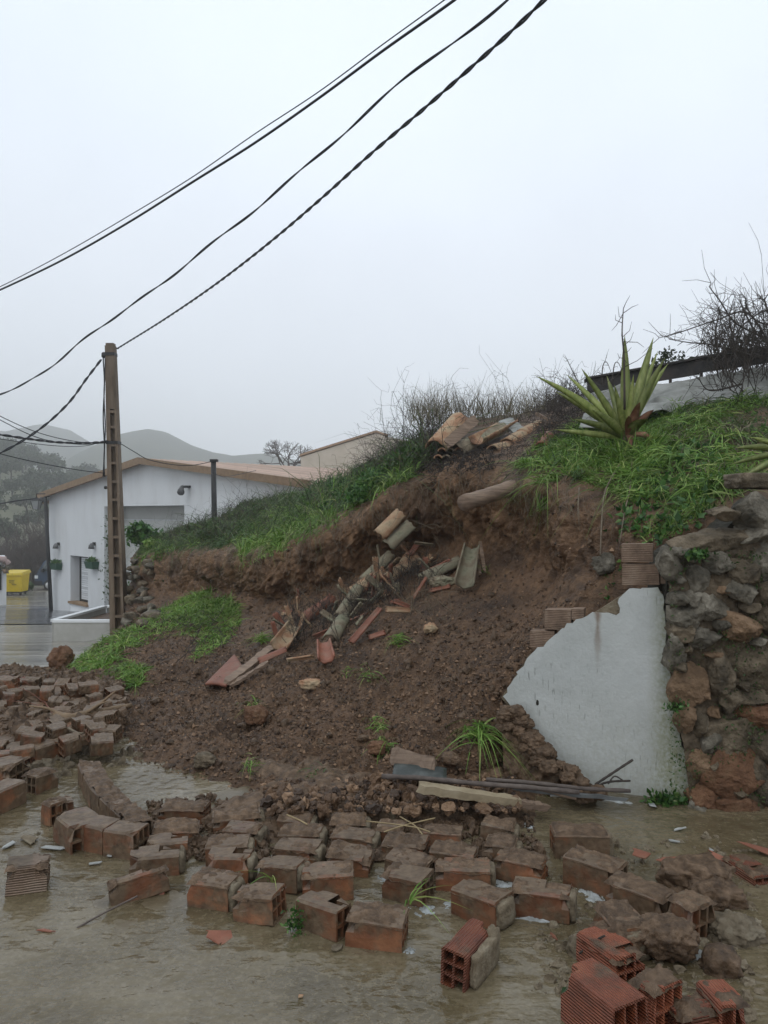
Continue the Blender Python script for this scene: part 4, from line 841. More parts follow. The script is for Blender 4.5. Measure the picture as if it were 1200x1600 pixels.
lump(692, 912, (.22, .12, .08), TILEG, 'yellow mossy lump left of the upright concave tile', 'mossy_lump', 'mossy lump', True, 22)
lump(320, 1192, (.12, .1, .07), STONEM[1], 'flat brown stone low on the left debris slope', 'stone', 'stone', True, 23)
lump(755, 1415, (.05, .05, .05), MORTAR, 'small mortar lump under the tilted brick', 'mortar_lump', 'mortar lump', sd_=24)
lump(1096, 1250, (.07, .06, .08), STONEM[0], 'pale stone at the foot of the plaster edge', 'stone', 'stone', sd_=26)
lump(945, 888, (.13, .08, .11), STONEM[0], 'pale grey stone stuck in the scarp left of the creeping leaves', 'stone', 'stone', True, 27)
lump(450, 1240, (.14, .1, .08), STONEM[2], 'tan stone at the toe of the debris', 'stone', 'stone', True, 28)
for k in range(46):
    t_ = rs.random(); x = 788+(930-788)*t_+rs.normal()*9-10*rs.random(); y = 1096+(1232-1096)*t_**.85+rs.uniform(0, 22); d = 4.52-.32*t_+rs.normal()*.02-.06*(y > 1190); sz = rs.uniform(.035, .085)
    V_, F_ = rock((sz*1.3, sz, sz*.9), 140+k, 4, .5, .3, 2.2); V_ = V_+(fbm(V_+k, 22, 4, 5, .6, True)*.010+fbm(V_+k, 70, 3, 6, .6)*.006)[:, None]*V_/(np.linalg.norm(V_, axis=1)[:, None]+1e-6)
    o = mk('earth_clump', V_, F_, MUD); o.location = P(x, y, d); tag(o, 'clump of wet earth slumped against the lower left edge of the white wall remnant', 'earth clump', 'earth clumps against the wall remnant')
xg, yg = np.meshgrid(np.linspace(0, 1, 90), np.linspace(0, 1, 40)); xg, yg = xg.ravel(), yg.ravel()
lo_ = np.array([P(780+150*a, 1090+142*a**.85+8, 4.55-.32*a) for a in xg]); hi_ = np.array([G(788+142*a, 1238+12*a) for a in xg]); q_ = lo_*(1-yg)[:, None]+hi_*yg[:, None]
q_[:, 1] -= (fbm(q_, 7, 4, 5, .6)*.06+fbm(q_, 30, 3, 6, .6)*.025+.02); kind(mk('earth_wedge', q_, gridf(40, 90), MUD), 'stuff', 'wet earth slumped against the wall remnant')
# mud between the rear bricks and rubble between the courses
def rubble(name, poly, n_, smin, smax, mats, label, zoff=0, pw=2):
    xs_ = r.uniform(min(p[0] for p in poly), max(p[0] for p in poly), n_*3); ys_ = r.uniform(min(p[1] for p in poly), max(p[1] for p in poly), n_*3)
    k = inpoly(xs_, ys_, poly); xs_, ys_ = xs_[k][:n_], ys_[k][:n_]; V0_, F0_ = ico(2)
    c = np.array([G(a, b) for a, b in zip(xs_, ys_)]); c[:, 2] += zoff; s = smin*(smax/smin)**(r.random(len(c))**pw)
    q0 = V0_[None]*(1+.35*r.normal(size=(len(c), len(V0_))).clip(-1, 1))[..., None]*(s[:, None]*(.5+.8*r.random((len(c), 3))))[:, None]
    return kind(mk(name, (c[:, None]+q0).reshape(-1, 3), (F0_[None]+np.arange(len(c))[:, None, None]*len(V0_)).reshape(-1, 3), mats, smooth=False), 'stuff', label)
rubble('rubble', [(0, 1150), (180, 1140), (230, 1200), (130, 1200), (60, 1240), (0, 1230)], 420, .01, .05, MORTAR, 'broken mortar and stones below the fallen panel')
rubble('rubble', [(0, 1055), (190, 1070), (190, 1160), (0, 1170)], 3200, .012, .07, MUD, 'muddy crumbs over the fallen brick panel', .10)
rubble('rubble', [(230, 1255), (820, 1240), (850, 1350), (230, 1350)], 1800, .006, .034, MUD, 'wet mud crumbs between the rear bricks', .02)
rubble('rubble', [(400, 1250), (810, 1240), (810, 1300), (420, 1300)], 700, .01, .035, CLOD, 'loose earth heaped over the rear bricks', .10)
rubble('pebbles', [(0, 1290), (250, 1290), (300, 1350), (0, 1350)], 160, .004, .016, MORTAR, 'small stones and mortar bits in the shallow water', 0)
rubble('pebbles', [(850, 1330), (1190, 1300), (1190, 1600), (830, 1560)], 900, .004, .026, MORTAR, 'broken bits among the bricks at the right', .005)
rubble('pebbles', [(0, 1400), (850, 1500), (850, 1600), (0, 1600)], 60, .003, .008, MORTAR, 'scattered grit in the brown water', .003)
# thin low apron of mud between the rear bricks
xs4 = np.linspace(-1.5, .95, 200); ys4 = np.linspace(3.35, 4.7, 110); X, Y = np.meshgrid(xs4, ys4); pp = np.stack([X.ravel(), Y.ravel(), np.zeros(X.size)], 1)
edge_ = np.clip((Y.ravel()-3.72-.12*np.sin(X.ravel()*3)+fbm(pp, 2.5, 3, 8)*.22)/.55, 0, 1)*np.clip((X.ravel()+.95-.15*np.sin(Y.ravel()*9))/.3, 0, 1)*np.clip((.92-X.ravel())/.25, 0, 1)
zz = -.03+edge_*.135+(fbm(pp, 9, 4, 6)*.035+fbm(pp, 35, 3, 4)*.014)*edge_
kind(mk('mud_apron', np.c_[X.ravel(), Y.ravel(), zz], gridf(110, 200), MUD), 'stuff', 'wet mud at the toe of the debris around the rear bricks')
# flat white plaster shards, painted patches of sky reflection and terracotta slivers in the water
def shard(px, py, sx, sy, mat, lab, name, cat, a=0, tilt=.08, sd_=1, z=.012, grp=None, th=.004):
    rr_ = np.random.default_rng(sd_); k = 9; an = np.sort(rr_.uniform(0, 6.28, k)); rad = rr_.uniform(.6, 1.1, k); xy = np.stack([np.cos(an)*rad*sx/2, np.sin(an)*rad*sy/2], 1)
    V_ = np.vstack([np.c_[xy, np.zeros(k)], np.c_[xy*.96, np.full(k, th)]]); o = mk(name, V_, [list(range(k))[::-1], list(range(k, 2*k))]+[[i, (i+1) % k, k+(i+1) % k, k+i] for i in range(k)], mat, None, False)
    o.location = G(px, py)+np.array([0, 0, z]); o.rotation_euler = (tilt, tilt*.6, a); tag(o, lab, cat, grp); return o
WS = simple('white_plaster_shard', [(.24, .24, .22), (.50, .51, .50)], 9, .8, .003)
gp = 'white plaster shards in the water'
for k, (x, y, sx, sy, lab) in enumerate(((84, 1330, .13, .05, 'largest white plaster shard, lying above the pale lone brick'), (169, 1328, .04, .03, 'small white shard below the chain of bricks, upper one'), (171, 1342, .05, .04, 'small white shard below the chain of bricks, middle one'), (148, 1354, .08, .04, 'white shard right of the pale lone brick'), (15, 1325, .10, .04, 'dull white shard at the left edge above the pale lone brick'), (45, 1318, .14, .08, 'grey flat shard behind the largest white shard'), (1132, 1374, .08, .07, 'bright white plaster shard near the right edge'), (1112, 1333, .04, .03, 'small white shard beside the orange slab'), (1053, 1320, .06, .04, 'pale disc of plaster in the brown pool'), (1062, 1301, .09, .03, 'thin pale shard in the brown pool above the disc'), (653, 1249, .03, .02, 'small white chip under the pale plank, left one'), (672, 1248, .03, .02, 'small white chip under the pale plank, right one'), (525, 1488, .06, .04, 'grey chip in front of the mud capped brick'), (1020, 1262, .12, .06, 'cluster of pale chips on the mud beside the leafy plant'))):
    shard(x, y, sx, sy, WS if 'grey' not in lab else MORTAR, lab, 'plaster_shard', 'plaster shard', k*1.1, .06, 60+k, .016, gp)
shard(350, 1470, .16, .09, TILER, 'curved terracotta shard in open water in front of the front row', 'terracotta_shard', 'terracotta shard', .6, .45, 90, .02)
shard(72, 1460, .09, .03, TILER, 'dark brown shard in the water at the bottom left', 'terracotta_shard', 'terracotta shard', .2, .05, 91, .012)
shard(470, 1563, .025, .02, TILE, 'tiny brown chip in the bottom middle of the water', 'terracotta_shard', 'terracotta shard', .2, .05, 92, .012)
shard(1130, 1352, .14, .06, TILER, 'orange tile shard leaning left of the crumbled slab', 'terracotta_shard', 'terracotta shard', -.6, .35, 93, .03)
shard(1000, 1352, .12, .07, TILER, 'red clay shard bridging to the mud heaped brick', 'terracotta_shard', 'terracotta shard', .2, .3, 94, .05)
shard(1060, 1352, .22, .09, TILER, 'submerged orange shard right of the mud heaped brick', 'terracotta_shard', 'terracotta shard', .1, .08, 95, .02)
shard(862, 1470, .06, .05, TILER, 'small red shard left of the torn orange brick', 'terracotta_shard', 'terracotta shard', 1.2, .5, 96, .02)
shard(405, 1440, .10, .03, TILER, 'thin red shard at the foot of the greenish topped brick', 'terracotta_shard', 'terracotta shard', .1, .1, 97, .012)
shard(1185, 1340, .25, .14, TILER, 'orange crumbled shard pile at the right edge', 'terracotta_shard', 'terracotta shard', .2, .25, 98, .03)
def sky_glint(px, py, sx, sy, a, sd_, lab):  # thin pale patch, its colour stands in for sky reflection on the water
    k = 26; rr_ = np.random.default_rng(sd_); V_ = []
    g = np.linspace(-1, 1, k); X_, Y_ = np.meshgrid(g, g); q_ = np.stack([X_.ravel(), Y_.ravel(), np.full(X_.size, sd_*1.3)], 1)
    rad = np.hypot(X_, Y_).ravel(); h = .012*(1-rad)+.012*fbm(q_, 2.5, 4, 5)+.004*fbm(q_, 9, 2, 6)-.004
    o = mk('sky_glint', np.c_[X_.ravel()*sx/2, Y_.ravel()*sy/2, h], gridf(k, k), SKYGLINT); o.location = G(px, py)+np.array([0, 0, .010]); o.rotation_euler = (0, 0, a); kind(o, 'stuff', lab)
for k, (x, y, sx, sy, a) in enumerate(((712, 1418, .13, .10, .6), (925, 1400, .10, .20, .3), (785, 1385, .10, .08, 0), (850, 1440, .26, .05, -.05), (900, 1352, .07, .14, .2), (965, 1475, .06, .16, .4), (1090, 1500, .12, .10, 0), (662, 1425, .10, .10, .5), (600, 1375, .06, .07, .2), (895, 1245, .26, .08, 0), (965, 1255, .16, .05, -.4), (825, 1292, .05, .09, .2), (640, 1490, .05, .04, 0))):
    sky_glint(x, y, sx, sy, a, k+1, 'pale patch painted as sky reflection where water runs between the bricks')
# ---------------------------------------------------------------- clay roof tiles on the bank
def unit(v): return v/(np.linalg.norm(v)+1e-9)
def tile(P0, P1, r0=.085, r1=.07, up=None, mat=TILE, lab='', inv=False, arc=2.9, chip=0, name='roof_tile', group='curved clay roof tiles slid down the bank', sd_=1):
    """P0 wide end, P1 narrow end; half tube with thickness"""
    P0 = np.array(P0); P1 = np.array(P1); D = unit(P1-P0); L = np.linalg.norm(P1-P0)
    up = np.array([0, -.5, .85]) if up is None else np.array(up, float); up = unit(up-D*np.dot(up, D)); sd2 = np.cross(D, up)
    if inv: up = -up
    nu, nvv = 12, 9; V = []; rr_ = np.random.default_rng(sd_)
    for lay, dr in ((0, 0), (1, -.013)):
        for i in range(nvv):
            t = i/(nvv-1)
            for j in range(nu):
                a = -arc/2+arc*j/(nu-1); rad = (r0+(r1-r0)*t)+dr+rr_.normal()*.0012
                tt = t*L+(chip*.007*math.sin(j*1.7+sd_) if i in (0, nvv-1) else 0)
                V.append(P0+D*tt+sd2*math.sin(a)*rad+up*(math.cos(a)*rad-r0*.6))
    V = np.array(V); o_ = nu*nvv; Fc = []
    for i in range(nvv-1):
        for j in range(nu-1):
            a = i*nu+j; Fc.append([a, a+1, a+nu+1, a+nu]); Fc.append([o_+a, o_+a+nu, o_+a+nu+1, o_+a+1])
    for j in range(nu-1):
        a = j; Fc.append([a, o_+a, o_+a+1, a+1]); a = (nvv-1)*nu+j; Fc.append([a, a+1, o_+a+1, o_+a])
    for i in range(nvv-1):
        a = i*nu; Fc.append([a, a+nu, o_+a+nu, o_+a]); a = i*nu+nu-1; Fc.append([a, o_+a, o_+a+nu, a+nu])
    c = (P0+P1)/2; V += (fbm(V, 9, 3, sd_)*.004)[:, None]*up
    o = mk(name, V-c, Fc, mat, None, True); o.location = c
    return tag(o, lab, 'roof tile', group)
def SS(x, y, off=.15): return S(x, y, off)
TL = [((591, 834), (624, 798), .085, TILE, False, 'clean reddish brown tile lying highest on the slope below the lip'),
      ((604, 850), (640, 816), .085, TILEG, False, 'grey tile just below the highest one'),
      ((640, 868), (652, 850), .05, TILER, False, 'short pink tile stub between the grey tile and the heap'),
      ((565, 908), (610, 862), .075, TILEG, False, 'long pale lichened tile at the upper left of the heap'),
      ((600, 905), (652, 866), .08, TILE, False, 'brown tile at the upper right of the heap with a dark open end'),
      ((545, 926), (600, 888), .08, TILE, False, 'ochre tile crossing the middle of the heap'),
      ((530, 962), (560, 914), .07, TILEG, False, 'narrow pale tile running down the left side of the heap'),
      ((470, 966), (520, 932), .075, TILER, False, 'broken orange brown tile at the far left of the heap'),
      ((516, 996), (536, 962), .075, TILEG, False, 'mossy yellow tile standing upright at the lower end of the heap'),
      ((510, 1032), (506, 1004), .07, TILER, True, 'upended trough tile with rings of earth, lowest of the heap'),
      ((549, 1002), (594, 950), .05, TILER, True, 'narrow red tile edge poking right of the upright mossy tile'),
      ((437, 1012), (462, 978), .09, TILE, True, 'concave brown tile at the left foot of the heap'),
      ((405, 1034), (447, 1014), .06, TILER, False, 'flat red tile piece half buried left of the heap'),
      ((725, 915), (737, 856), .085, TILEG, True, 'upright concave grey tile alone in the middle of the slope'),
      ((662, 900), (718, 872), .07, TILEG, False, 'pale broken tile edge left of the upright concave tile'),
      ((628, 880), (640, 862), .05, TILE, False, 'short tile stub at the right top of the heap')]
for k, (a, b, rd, mt, iv, lab) in enumerate(TL):
    p0 = SS(*a); p1 = SS(*b); d0 = min(p0[1], p1[1]); p0 = P(*a, d0-.02*(p0[1] > p1[1])); L0 = np.linalg.norm(p1-p0)
    p1 = P(*b, p0[1]+min(max(p1[1]-p0[1], .05), .35))
    tile(p0, p1, rd, rd*.82, None, mt, lab, iv, 2.9 if rd > .06 else 1.5, 1, sd_=k+1)
for k, (a, b, d0, d1, rd, mt, iv, lab) in enumerate((((679, 694), (716, 648), 7.9, 8.2, .12, TILE, False, 'orange lichened tile at the left end of the crest pile'), ((712, 700), (786, 664), 7.7, 8.0, .11, TILEG, False, 'big yellow grey tile in the middle of the crest pile'), ((745, 690), (800, 662), 7.65, 8.1, .09, TILE, True, 'tile with an open arched end right of the big yellow grey tile'), ((792, 690), (832, 666), 7.7, 8.0, .09, TILE, False, 'brown tile piece at the right of the crest pile'), ((846, 694), (858, 676), 7.2, 7.4, .06, TILER, False, 'small orange tile piece beside the long leaf of the spiky plant'), ((770, 700), (800, 690), 7.55, 7.7, .08, TILE, False, 'half buried tile under the open arched tile'), ((815, 676), (842, 660), 7.9, 8.2, .09, TILE, False, 'weathered tile at the back right of the crest pile'))):
    tile(P(*a, d0-.5), P(*b, d1-.45), rd, rd*.85, (0, -.2, 1), mt, lab, iv, 2.9, 1, sd_=k+41, group='curved clay roof tiles piled on the crest')
k = 0
for row, (y, xs_) in enumerate(((702, (690, 703, 716, 729)), (713, (684, 697, 711, 725, 740)), (724, (700, 714, 729)))):
    for x in xs_:
        k += 1; p = P(x, y, 7.2-row*.06); tile(p, p+np.array([.05, .32, .02]), .042, .036, (0, 0, 1), TILE if k % 2 else TILEG, 'small earthy tile end stacked in the dark hollow under the crest pile', False, 2.8, 0, sd_=60+k, group='stacked tile ends under the crest pile')
for k in range(60):
    x = rs.uniform(430, 690); y = 940-(x-560)*.42+rs.normal()*26; p0 = S(x, y, .03); a_ = rs.uniform(0, 3.1); L_ = rs.uniform(.07, .24); nn_ = NRM(x, y); d_ = unit(np.array([math.cos(a_), -.3*rs.random(), math.sin(a_)*.8]))
    tile(p0, p0+d_*L_, .06*rs.uniform(.6, 1.1), .055, nn_+rs.normal(size=3)*.5, (TILE, TILEG, TILER)[k % 3], 'small broken fragment of clay roof tile in the diagonal heap', False, rs.uniform(.7, 1.6), 1.5, 'tile_fragment', 'broken tile fragments in the heap', 200+k)
def plank(a, b, wd, th, mat, lab, name='plank', cat='plank', tilt=0, sd_=1, grp=None, up=(0, 0, 1)):
    a = np.array(a); b = np.array(b); D = unit(b-a); L = np.linalg.norm(b-a); s_ = unit(np.cross(D, np.array(up, float))); u2 = np.cross(s_, D)
    rr_ = np.random.default_rng(sd_); m = 14; t = np.linspace(0, L, m); V = []
    for i in range(m):
        wv = wd*(1+.06*rr_.normal())*(.75 if i in (0, m-1) else 1)
        for (p, q2) in ((-1, -1), (1, -1), (1, 1), (-1, 1)): V.append(D*(t[i]+(rr_.normal()*.01 if i in (0, m-1) else 0))+s_*p*wv/2+u2*(q2*th/2+.003*rr_.normal()))
    Fc = [[0, 1, 2, 3], [4*m-1, 4*m-2, 4*m-3, 4*m-4]]+[[i*4+j, (i+1)*4+j, (i+1)*4+(j+1) % 4, i*4+(j+1) % 4] for i in range(m-1) for j in range(4)]
    o = mk(name, np.array(V), Fc, mat, None, False); z = Vector(D); q_ = o; o.location = a; return tag(o, lab, cat, grp)
plank(P(744, 654, 7.4), P(698, 694, 7.1), .10, .02, WOOD, 'thin flat board leaning across the crest pile of tiles', sd_=2, up=(.6, -.6, .6))
plank(P(788, 656, 7.6), P(822, 682, 7.4), .16, .025, TARPB if False else TARP, 'grey sheet piece lying over the right of the crest pile', 'board', 'board', sd_=3, up=(0, -.5, .8))
plank(P(838, 646, 7.4), P(868, 662, 7.3), .09, .03, WOOD, 'small grey plank sticking out of the dark brambles', sd_=4)
# log
lg = cr([P(724, 786, 5.8), P(760, 775, 5.98), P(800, 762, 6.2), P(850, 745, 6.6)], 26); rad = .062*(1+.04*np.sin(np.arange(26)*1.3)); V, Fc = tube(lg, rad, 16)
V = V+(fbm(V*np.array([.5, 1, 1]), 22, 3, 5)*.006)[:, None]*np.array([0, -.5, 1]); o = mk('log', V, Fc, WOOD); fix_tris(o.data); tag(o, 'cut wooden log sticking out of the scarp under the lip', 'log')
# slats beside upright tile
plank(S(750, 846, .06), S(757, 892, .08), .03, .012, WOOD, 'thin wood slat right of the upright concave tile', 'slat', 'slat', up=(0, -1, .3))
plank(S(744, 858, .06), S(750, 896, .08), .03, .012, WOOD, 'second thin slat, touching the upright concave tile', 'slat', 'slat', up=(0, -1, .3), sd_=3)
# red sheet on the slope, planks at the toe
def quad(name, pts, th, mat, lab, cat, nrm=None):
    p = [np.array(x) for x in pts]; n_ = unit(np.cross(p[1]-p[0], p[2]-p[0])) if nrm is None else np.array(nrm)
    if n_[1] > 0: n_ = -n_
    nx = 14; V = []; c = sum(p)/4
    for lay in (0, 1):
        for i in range(nx):
            for j in range(nx):
                u_, v_ = i/(nx-1), j/(nx-1); x = (p[0]*(1-u_)+p[1]*u_)*(1-v_)+(p[3]*(1-u_)+p[2]*u_)*v_; V.append(x-n_*(th*lay)-c+n_*.012*math.sin(u_*3.1))
    g = gridf(nx, nx); ed = [i for i in range(nx)]+[i*nx+nx-1 for i in range(1, nx)]+[(nx-1)*nx+i for i in range(nx-2, -1, -1)]+[i*nx for i in range(nx-2, 0, -1)]
    Fc = list(map(list, g))+[list(f[::-1]+nx*nx) for f in g]+[[a, nx*nx+a, nx*nx+b, b] for a, b in zip(ed, ed[1:]+ed[:1])]
    o = mk(name, np.array(V), Fc, mat, None, True); o.location = c; return tag(o, lab, cat)
quad('red_tile_slab', [S(320, 1068, .08), S(352, 1071, .08), S(381, 1046, .12), S(366, 1022, .16)], .02, TILER, 'bright red curved tile slab lying on the debris at the left', 'tile slab')
plank(S(355, 1066, .08), S(425, 1012, .1), .09, .03, WOOD, 'reddish weathered board lying beside the red tile slab', sd_=8)
plank(S(360, 1072, .06), S(420, 1034, .06), .05, .025, WOOD, 'darker board below the reddish one beside the red tile slab', sd_=9)
p_ = lambda x, y, d: P(x, y, d)
quad('dark_sheet', [p_(612, 1215, 4.12), p_(698, 1220, 4.12), p_(698, 1200, 4.25), p_(616, 1193, 4.25)], .012, simple('dark_slate_sheet', [(.015, .022, .02), (.035, .042, .038), (.11, .12, .11)], 9, .35, .003), 'dark green grey sheet lying under the wooden wedge', 'sheet')
plank(P(612, 1181, 4.3), P(680, 1200, 4.22), .10, .035, WOOD, 'muddy brown wooden wedge behind the dark sheet', 'wooden_wedge', 'wood', sd_=5, up=(0, -.8, .6))
plank(P(650, 1229, 3.92), P(815, 1254, 3.95), .07, .04, WOODP, 'pale sawn plank lying in the mud at the toe of the debris', sd_=6)
plank(P(810, 1253, 3.95), P(855, 1262, 3.97), .05, .03, WOOD, 'dark end piece beyond the pale sawn plank', sd_=7)
for k, (pts, rd, mt, nm, lab) in enumerate((
    ([(596, 1213), (660, 1216), (740, 1224), (820, 1230), (905, 1238)], .013, TWIGB, 'stick', 'long brown pole lying over the pale plank and the dark sheet'),
    ([(690, 1222), (760, 1226), (830, 1232), (900, 1248)], .009, WOOD, 'stick', 'second straight stick under the long brown pole'),
    ([(760, 1218), (840, 1224), (910, 1232), (985, 1236)], .011, TWIGB, 'stick', 'dark stick running on to the foot of the wall remnant'),
    ([(930, 1226), (960, 1206), (989, 1187)], .007, TWIG, 'stick', 'straight black stick slanting up against the white wall remnant'),
    ([(925, 1232), (950, 1222), (985, 1220)], .006, TWIG, 'stick', 'thin dark twig with side shoots in front of the white wall remnant'),
    ([(950, 1225), (960, 1213), (973, 1219)], .004, TWIG, 'stick', 'tiny bent twig in front of the white wall remnant'))):
    o = mk(nm, *tube(cr([P(x, y, 4.02+.03*k*(k < 3)+(.18 if k >= 3 else 0)) for x, y in pts], 20), rd*(1+.12*np.sin(np.arange(20)*1.9)), 7), mt); fix_tris(o.data); tag(o, lab, 'stick')
plank(P(800, 1232, 4.05), P(978, 1249, 4.06), .022, .018, simple('grey_metal_strip', [(.08, .085, .085), (.22, .23, .23)], 9, .35, .001, metal=.3), 'long grey metal channel strip ending at the painted sky glint by the wall remnant', 'metal_strip', 'metal strip', sd_=12)
# branches and twigs, left rubble
def limb(pts, r0, r1, mt, lab, cat='branch', name='branch', z=.16, sides=None):
    root = empty(name, G(*pts[0], z)); o0 = G(*pts[0], z)
    pl_ = cr([G(x, y, z+dz) if True else 0 for (x, y), dz in zip(pts, [0]*len(pts))], 24)-o0
    b = mk('stem', *tube(pl_, np.linspace(r0, r1, 24)*(1+.1*np.sin(np.arange(24)*1.7)), 8), mt, root); fix_tris(b.data)
    for (k, dx, dz, l) in (sides or []):
        s0 = pl_[k]; e_ = s0+np.array([dx, .02, dz])*l
        c = mk('twig', *tube(cr([s0, (s0+e_)/2+np.array([.01, .02, .015]), e_], 7), np.linspace(r1*.8, r1*.3, 7), 5), mt, root); fix_tris(c.data)
    return tag(root, lab, cat)
limb([(86, 1118), (110, 1121), (140, 1114), (165, 1110), (205, 1102)], .035, .018, simple('tan_branch', [(.14, .09, .05), (.25, .17, .10)], 14, .7, .004), 'thick tan fallen branch lying across the brick panel', sides=[(10, .9, .5, .18), (12, .8, .7, .22), (3, -.8, .25, .3)])
limb([(60, 1080), (72, 1100), (85, 1118)], .008, .004, simple('red_twig', [(.14, .05, .03), (.2, .08, .05)], 14, .7, 0), 'reddish forked twigs standing left of the fallen branch', 'twigs', 'forked_twig', sides=[(6, -.9, .6, .3), (12, -1, .5, .3), (18, -1, .2, .35), (2, .4, .9, .2)])
limb([(106, 1138), (125, 1146), (150, 1142), (175, 1138)], .010, .006, ROOT, 'thin pale root lying below the fallen branch', 'root', 'loose_root')
limb([(165, 1081), (185, 1079), (200, 1082)], .014, .008, ROOT, 'short pale root lying at the foot of the bright grass clump', 'root', 'loose_root')
for k, (pts, lab) in enumerate((([(572, 1283), (610, 1287), (650, 1293), (672, 1300)], 'straw stalk over the rear bricks, the longest'), ([(600, 1300), (630, 1290), (680, 1278)], 'straw stalk crossing the longest one'), ([(625, 1276), (648, 1290), (660, 1304)], 'short bent straw stalk over the rear bricks'), ([(448, 1273), (465, 1280), (480, 1288)], 'pale stalk over the clean fronted rear brick'))):
    o = mk('straw', *tube(cr([G(x, y, .15) for x, y in pts], 12), .0035, 5), STRAW); fix_tris(o.data); tag(o, lab, 'straw')
o = mk('stick', *tube(cr([G(120, 1450, .01), G(165, 1425, .03), G(215, 1400, .06)], 12), .004, 5), TWIGB); fix_tris(o.data); tag(o, 'thin long stick in the water by the charred broken brick', 'stick')
o = mk('stick', *tube(cr([G(905, 1490, .05), G(930, 1470, .1), G(945, 1462, .13)], 12), .004, 5), TWIG); fix_tris(o.data); tag(o, 'thin twig resting on the torn orange brick', 'stick')
plank(G(186, 1266, .12), G(202, 1292, .05), .025, .012, simple('pale_batten', [(.25, .27, .26), (.36, .38, .36)], 9, .6, .002), 'pale thin batten at the end of the curved brick chain', 'batten', 'batten')
for (x, y, l, lab) in ((424, 1378, .18, 'two thin green blades lying over the front row of bricks'), (640, 1410, .16, 'green blades against the tilted brick with open cells')):
    b0 = G(x, y, .06); V, Fc = blades(r.normal(size=(7, 3))*.01, np.tile([.3, -.5, .6], (7, 1)), l*.7, l*1.2, .0035, .9, 5, None, 1.2); _loc(mk('grass_tuft', V, Fc, GRASS), b0, lab)
for (x, y, n_, sz, lab) in ((462, 1440, 160, .018, 'dark weed wedged between the greenish brick and the broken cornered one'), (902, 1560, 90, .02, 'bright little plant on the mossy face of the large ribbed block')):
    b = r.normal(size=(n_, 3))*np.array([.02, .02, .03]); o = mk('weed_plant', *leaves(b, np.tile([0, -.6, .5], (n_, 1)), sz), LEAF); o.location = G(x, y, .04)+np.array([0, -.02 if x < 800 else -.06, 0]); tag(o, lab, 'plant')
# bramble tangle over the tile heap
pts = np.array([S(r.uniform(540, 690), 0, .1) if False else S(px_, py_, .06) for px_, py_ in zip(r.uniform(450, 690, 800), r.uniform(860, 1010, 800)) if abs((py_-938)-(-(px_-570)*.42)) < 26])
bramble('brambles', None, 0, (.10, .34), .0034, TWIG, 'black bramble tangle lying over the roof tile heap', .25, pts=pts, twigs=4)
pts = np.array([S(px_, py_, .05) for px_, py_ in zip(r.uniform(440, 560, 50), r.uniform(940, 1010, 50))]); bramble('brambles', None, 0, (.1, .4), .003, TWIG, 'loose black stems around the lower tiles', .25, pts=pts, twigs=3)
pts = np.array([S(px_, py_, .04) for px_, py_ in zip(r.uniform(440, 720, 110), r.uniform(800, 980, 110))]); bramble('brambles', None, 0, (.15, .5), .0035, ROOT, 'exposed pale roots on the scarp', .0, pts=pts, twigs=3)
bramble('straw_litter', [(240, 1200), (200, 1120), (400, 1000), (600, 1000), (760, 1000), (800, 1100), (780, 1200), (500, 1240)], 320, (.04, .16), .0018, ROOT, 'bits of straw and root in the debris', -.1, twigs=1)
# ---------------------------------------------------------------- spiky plants (yucca like)
def leafblade(base, tip, wd, bend, mat, parent, name='leaf', twist=0):
    base = np.array(base); tip = np.array(tip); L = np.linalg.norm(tip-base); D = (tip-base)/L; side = unit(np.cross(D, np.array([.1, 1, .15]))); nn_ = np.cross(side, D)
    if nn_[1] > 0: nn_ = -nn_
    m = 14; t = np.linspace(0, 1, m); prof = np.interp(t, [0, .15, .45, .8, 1], [.75, .8, 1, .55, .02])*wd/2
    c = base+D*(t*L)[:, None]+np.array([0, 0, 1.0])*(np.sin(t*math.pi)*bend*L)[:, None]
    V = np.stack([c-side*prof[:, None]+nn_*prof[:, None]*.35, c, c+side*prof[:, None]+nn_*prof[:, None]*.35, c-nn_*.004*(1-t)[:, None]-nn_*.002], 1).reshape(-1, 3)
    Fc = []
    for i in range(m-1):
        a = i*4
        for (p, q2) in ((0, 1), (1, 2), (2, 3), (3, 0)): Fc.append([a+p, a+q2, a+4+q2, a+4+p])
    return mk(name, V, Fc, mat, parent, True)
YL = N('spiky_leaf'); g = YL.new('NewGeometry'); st_ = YL.noise(30, 4, (1, 1, .3)); c = YL.ramp(st_, [(.3, (.13, .17, .04)), (.5, (.22, .26, .07)), (.7, (.33, .35, .13))]); oi = YL.new('ObjectInfo'); h = YL.new('HueSaturation'); YL.lk(YL.rng(oi.outputs['Random'], 0, 1, .65, 1.25), h.inputs['Value']); YL.lk(c, h.inputs['Color']); YLM = YL.out(h.outputs[0], .45, None, .4)
YBR = simple('dead_leaf', [(.10, .04, .025), (.22, .10, .06), (.34, .20, .12)], 12, .8, .003)
YD = float(S(978, 700)[1])-.06; yb = P(978, 684, YD); yr = empty('spiky_plant', yb); tag(yr, 'large yellow green spiky plant with sword leaves on the edge of the bank', 'spiky plant')
for k, (x, y, dd, wd, bd) in enumerate(((836, 587, -.1, .055, .05), (885, 585, .15, .05, .03), (908, 575, -.2, .05, .02), (948, 587, .2, .055, .0), (960, 601, -.25, .05, 0), (976, 524, 0, .075, 0), (1021, 527, .1, .07, .02), (1004, 576, .3, .06, 0), (1039, 559, -.1, .06, .05), (1044, 568, .2, .05, .06), (895, 655, -.2, .055, .04), (866, 671, -.1, .045, .0), (868, 612, .1, .06, .04), (1028, 548, .25, .05, .02), (1012, 655, -.3, .07, .12), (925, 640, -.3, .06, .04), (990, 585, -.15, .05, 0))):
    leafblade((0, 0, 0), P(x, y, YD+dd)-yb, wd*YD/5.25, bd, YLM, yr)
